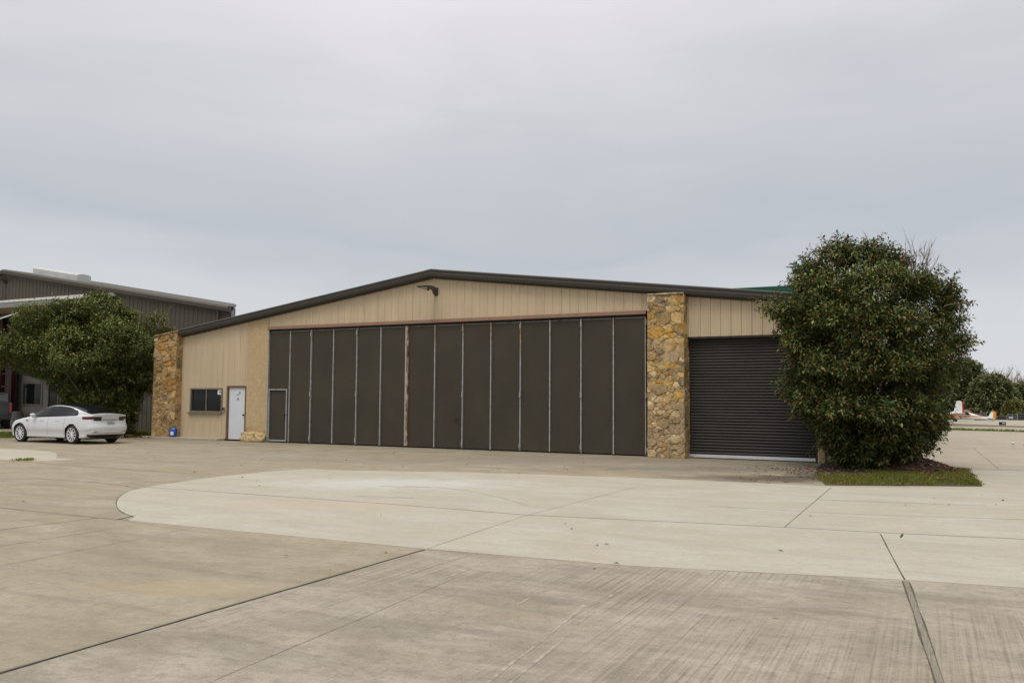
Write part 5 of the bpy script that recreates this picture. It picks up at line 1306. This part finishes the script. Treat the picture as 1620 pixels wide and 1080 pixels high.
        m = MB(); m.box(3.44, 3.50, min(s_*.90, s_*.922), max(s_*.90, s_*.922), .80, .835); m.build('side_camera', M_carblk, o)
        m = MB(); m.box(.055, .085, min(s_*.40, s_*.66), max(s_*.40, s_*.66), .44, .455); rfl = m.build('rear_reflector', M_tail, o)
        rfl.rotation_euler = (0, 0, 0)
    m = MB(); m.box(.035, .05, -.155, .155, .675, .825); pt = m.build('number_plate', simple('plate_face', (.42, .43, .44), .5), o, bevel=.003)
    text_mesh('TXP 8492'[0:0] or '', .06, M_ink, pt, (.03, 0, .72), (R(90), 0, R(-90)), 'plate_marks') if False else None
    m = MB()
    for k_ in range(6):
        y = -.11+k_*.042; m.box(.031, .036, y, y+.016, .735, .772)
    m.box(.031, .036, -.04, .04, .795, .803); m.build('plate_marks', M_ink, pt)
    m = MB(); m.box(.045, .060, -.03, .03, .985, .993); m.box(.045, .062, -.006, .006, .93, .985); m.build('boot_emblem', M_rim, o)
    m = MB(); m.box(.055, .075, -.40, .40, .872, .882); m.build('boot_seam', M_carblk, o)
    return o
FL, RL, RR_ = gp(33, 698.5), gp(116, 702), gp(184, 700.3)
hd = (FL-RL).normalized(); hd.z = 0
ang = math.atan2(hd.y, hd.x)
# car's left side faces the camera; wheel contact patches give the pose
lx, ly = .985, .80
cpos = RL - Vector((math.cos(ang)*lx-math.sin(ang)*ly, math.sin(ang)*lx+math.cos(ang)*ly, 0))
sedan((cpos.x, cpos.y, .0), ang, 'white four door sedan with dark glass roof parked by the left tree')

# ================================================================== pickup truck (its tail shows at the left edge)
M_truck = simple('charcoal_truck', (.022, .022, .024), .3, var=.06, coat=.6)
pc = gp(18, 678.5); vd = Vector((pc.x, pc.y, 0)).normalized(); th_ = math.atan2(vd.y, vd.x)+R(3)
tk = empty('pickup_truck', pc+Vector((math.cos(th_+PI/2), math.sin(th_+PI/2), 0))*1.0, th_, 'charcoal grey pickup truck whose tailgate shows at the left edge of the photo', 'pickup truck')
m = MB(); m.prism([(.06, .62), (.06, 1.36), (2.0, 1.38), (2.0, .55)], 'y', .86, .99); m.prism([(.06, .62), (.06, 1.36), (2.0, 1.38), (2.0, .55)], 'y', -.99, -.86); m.box(.1, 2.0, -.86, .86, .7, .78)
m.build('bed', M_truck, tk, bevel=.04, seg=3)
m = MB(); m.prism([(2.02, .5), (2.02, 1.40), (2.15, 1.90), (3.6, 1.92), (4.35, 1.38), (5.55, 1.26), (5.72, 1.1), (5.75, .5)], 'y', -.98, .98); m.build('cab', M_truck, tk, bevel=.09, seg=3)
m = MB(); m.prism([(2.045, 1.44), (2.13, 1.83), (2.16, 1.83), (2.08, 1.44)], 'y', -.78, .78); m.prism([(2.5, 1.42), (2.5, 1.82), (3.55, 1.84), (4.2, 1.42)], 'y', -1.0, 1.0); m.build('window_glass', M_carglass, tk)
m = MB(); m.box(.0, .06, -.84, .84, .70, 1.37); m.box(-.012, 0, -.7, .7, 1.27, 1.33); m.box(-.008, 0, -.62, .62, .84, 1.18); tg = m.build('tailgate', M_truck, tk, bevel=.02)
m = MB(); m.box(-.025, -.01, -.12, .12, 1.06, 1.12); m.build('tailgate_handle', M_carblk, tg)
for s_ in (1, -1):
    m = MB(); m.box(-.01, .16, min(s_*.855, s_*.995), max(s_*.855, s_*.995), .84, 1.33); m.build('tail_lamp', simple('red_lens', (.20, .012, .012), .15, var=.2, coat=.8), tk, bevel=.025)
m = MB(); m.box(-.22, .0, -.95, .95, .48, .68); m.build('rear_bumper', M_carblk, tk, bevel=.03)
m = MB(); m.box(.2, 5.5, -.55, .55, .38, .62); m.build('chassis', M_carblk, tk)
for x in (1.2, 4.75):
    for s_ in (1, -1): wheel(tk, x, s_*.84, .40, s_, 6, .27)
# tapered grey planter before the office wall
pp = UD*fac(28, 650, T2+yo-.6)[0]+NN*(DIST+T2+yo-.6)
o = empty('planter', (pp[0], pp[1], 0), 0, 'grey tapered concrete planter before the office wall, right of the pickup truck', 'planter')
m = MB(); m.lathe([(0, 0), (.36, 0), (.38, .04), (.30, .72), (.27, .80), (.23, .80), (.22, .70), (0, .70)], n=28); m.build('pot', simple('grey_concrete', (.20, .20, .19), .9), o, smooth=False)
m = MB(); m.lathe([(0, .72), (.225, .71)], n=24); m.build('soil', M_soil, o)

# ================================================================== sky, sun, camera
world = bpy.data.worlds.new('World'); scene.world = world; world.use_nodes = True
nt = world.node_tree; bg = nt.nodes['Background']; bg.inputs['Strength'].default_value = .1
def wn(typ, **kw):
    nd = nt.nodes.new(typ)
    for k_, v in kw.items(): setattr(nd, k_, v)
    return nd
SUN_EL, SUN_AZ = 63, 205      # azimuth clockwise from +Y
sky = wn('ShaderNodeTexSky', sky_type='NISHITA', sun_disc=False); sky.sun_elevation = R(SUN_EL); sky.sun_rotation = R(SUN_AZ); sky.air_density = 1.2; sky.dust_density = 3
tc = wn('ShaderNodeTexCoord'); sx = wn('ShaderNodeSeparateXYZ'); nt.links.new(tc.outputs['Generated'], sx.inputs[0])
def ramp_w(fac_, stops):
    nd = wn('ShaderNodeValToRGB'); e = nd.color_ramp.elements
    while len(e) < len(stops): e.new(.5)
    for el, (p, c) in zip(e, stops): el.position = p; el.color = (*c, 1)
    nt.links.new(fac_, nd.inputs[0]); return nd.outputs[0]
def noise_w(scale_vec, sc_, det, loc=(0, 0, 0), dist=0):
    mp = wn('ShaderNodeMapping'); mp.inputs['Scale'].default_value = scale_vec; mp.inputs['Location'].default_value = loc; nt.links.new(tc.outputs['Generated'], mp.inputs[0])
    nz = wn('ShaderNodeTexNoise'); nz.inputs['Scale'].default_value = sc_; nz.inputs['Detail'].default_value = det; nz.inputs['Roughness'].default_value = .5; nz.inputs['Distortion'].default_value = dist
    nt.links.new(mp.outputs[0], nz.inputs['Vector']); return nz.outputs['Fac']
def mth(op, a, b):
    nd = wn('ShaderNodeMath', operation=op)
    for i, v in enumerate((a, b)):
        if hasattr(v, 'links'): nt.links.new(v, nd.inputs[i])
        else: nd.inputs[i].default_value = v
    return nd.outputs[0]
n1 = noise_w((1, 1, 3.2), 1.6, 4, (2.3, .4, 0), .4); n2_ = noise_w((1, 1, 4.5), 4.2, 5, (7, 1, 3), .6)
zz_ = mth('ADD', sx.outputs[2], mth('MULTIPLY', mth('SUBTRACT', n1, .5), .26))
zz_ = mth('ADD', zz_, mth('MULTIPLY', mth('SUBTRACT', n2_, .5), .10))
# overcast layers by height: pale at the horizon, a blue-grey shelf, then a brighter ceiling
clouds = ramp_w(zz_, [(0.0, (.665, .68, .71)), (.09, (.61, .635, .67)), (.18, (.495, .525, .565)), (.27, (.57, .58, .615)), (.40, (.735, .715, .75)), (.62, (1.0, .98, .965)), (1.0, (1.62, 1.59, 1.52))])
sc10 = wn('ShaderNodeMix', data_type='RGBA', blend_type='MULTIPLY'); sc10.inputs[0].default_value = 1; nt.links.new(clouds, sc10.inputs[6]); sc10.inputs[7].default_value = (10, 10, 10, 1)
mx = wn('ShaderNodeMix', data_type='RGBA'); mx.inputs[0].default_value = .93; nt.links.new(sky.outputs[0], mx.inputs[6]); nt.links.new(sc10.outputs[2], mx.inputs[7]); nt.links.new(mx.outputs[2], bg.inputs[0])
sun = bpy.data.lights.new('sun', 'SUN'); sun.energy = 1.1; sun.angle = R(24); sun.color = (1, .965, .91)
so = bpy.data.objects.new('sun', sun); COL.objects.link(so)
sd = Vector((math.sin(R(SUN_AZ))*math.cos(R(SUN_EL)), math.cos(R(SUN_AZ))*math.cos(R(SUN_EL)), math.sin(R(SUN_EL))))
so.rotation_euler = (-sd).to_track_quat('-Z', 'Y').to_euler()
cam = bpy.data.cameras.new('camera'); cam.sensor_width = 36; cam.lens = FPX/1620*36; cam.clip_end = 6000; cam.clip_start = .1
co = bpy.data.objects.new('camera', cam); COL.objects.link(co)
co.matrix_world = Matrix(((cr[0], cu[0], -f0[0], 0), (cr[1], cu[1], -f0[1], 0), (cr[2], cu[2], -f0[2], CH), (0, 0, 0, 1)))
scene.camera = co
vs_ = scene.view_settings; vs_.view_transform = 'Standard'; vs_.look = 'None'; vs_.exposure = .1; vs_.gamma = 1; vs_.use_curve_mapping = False
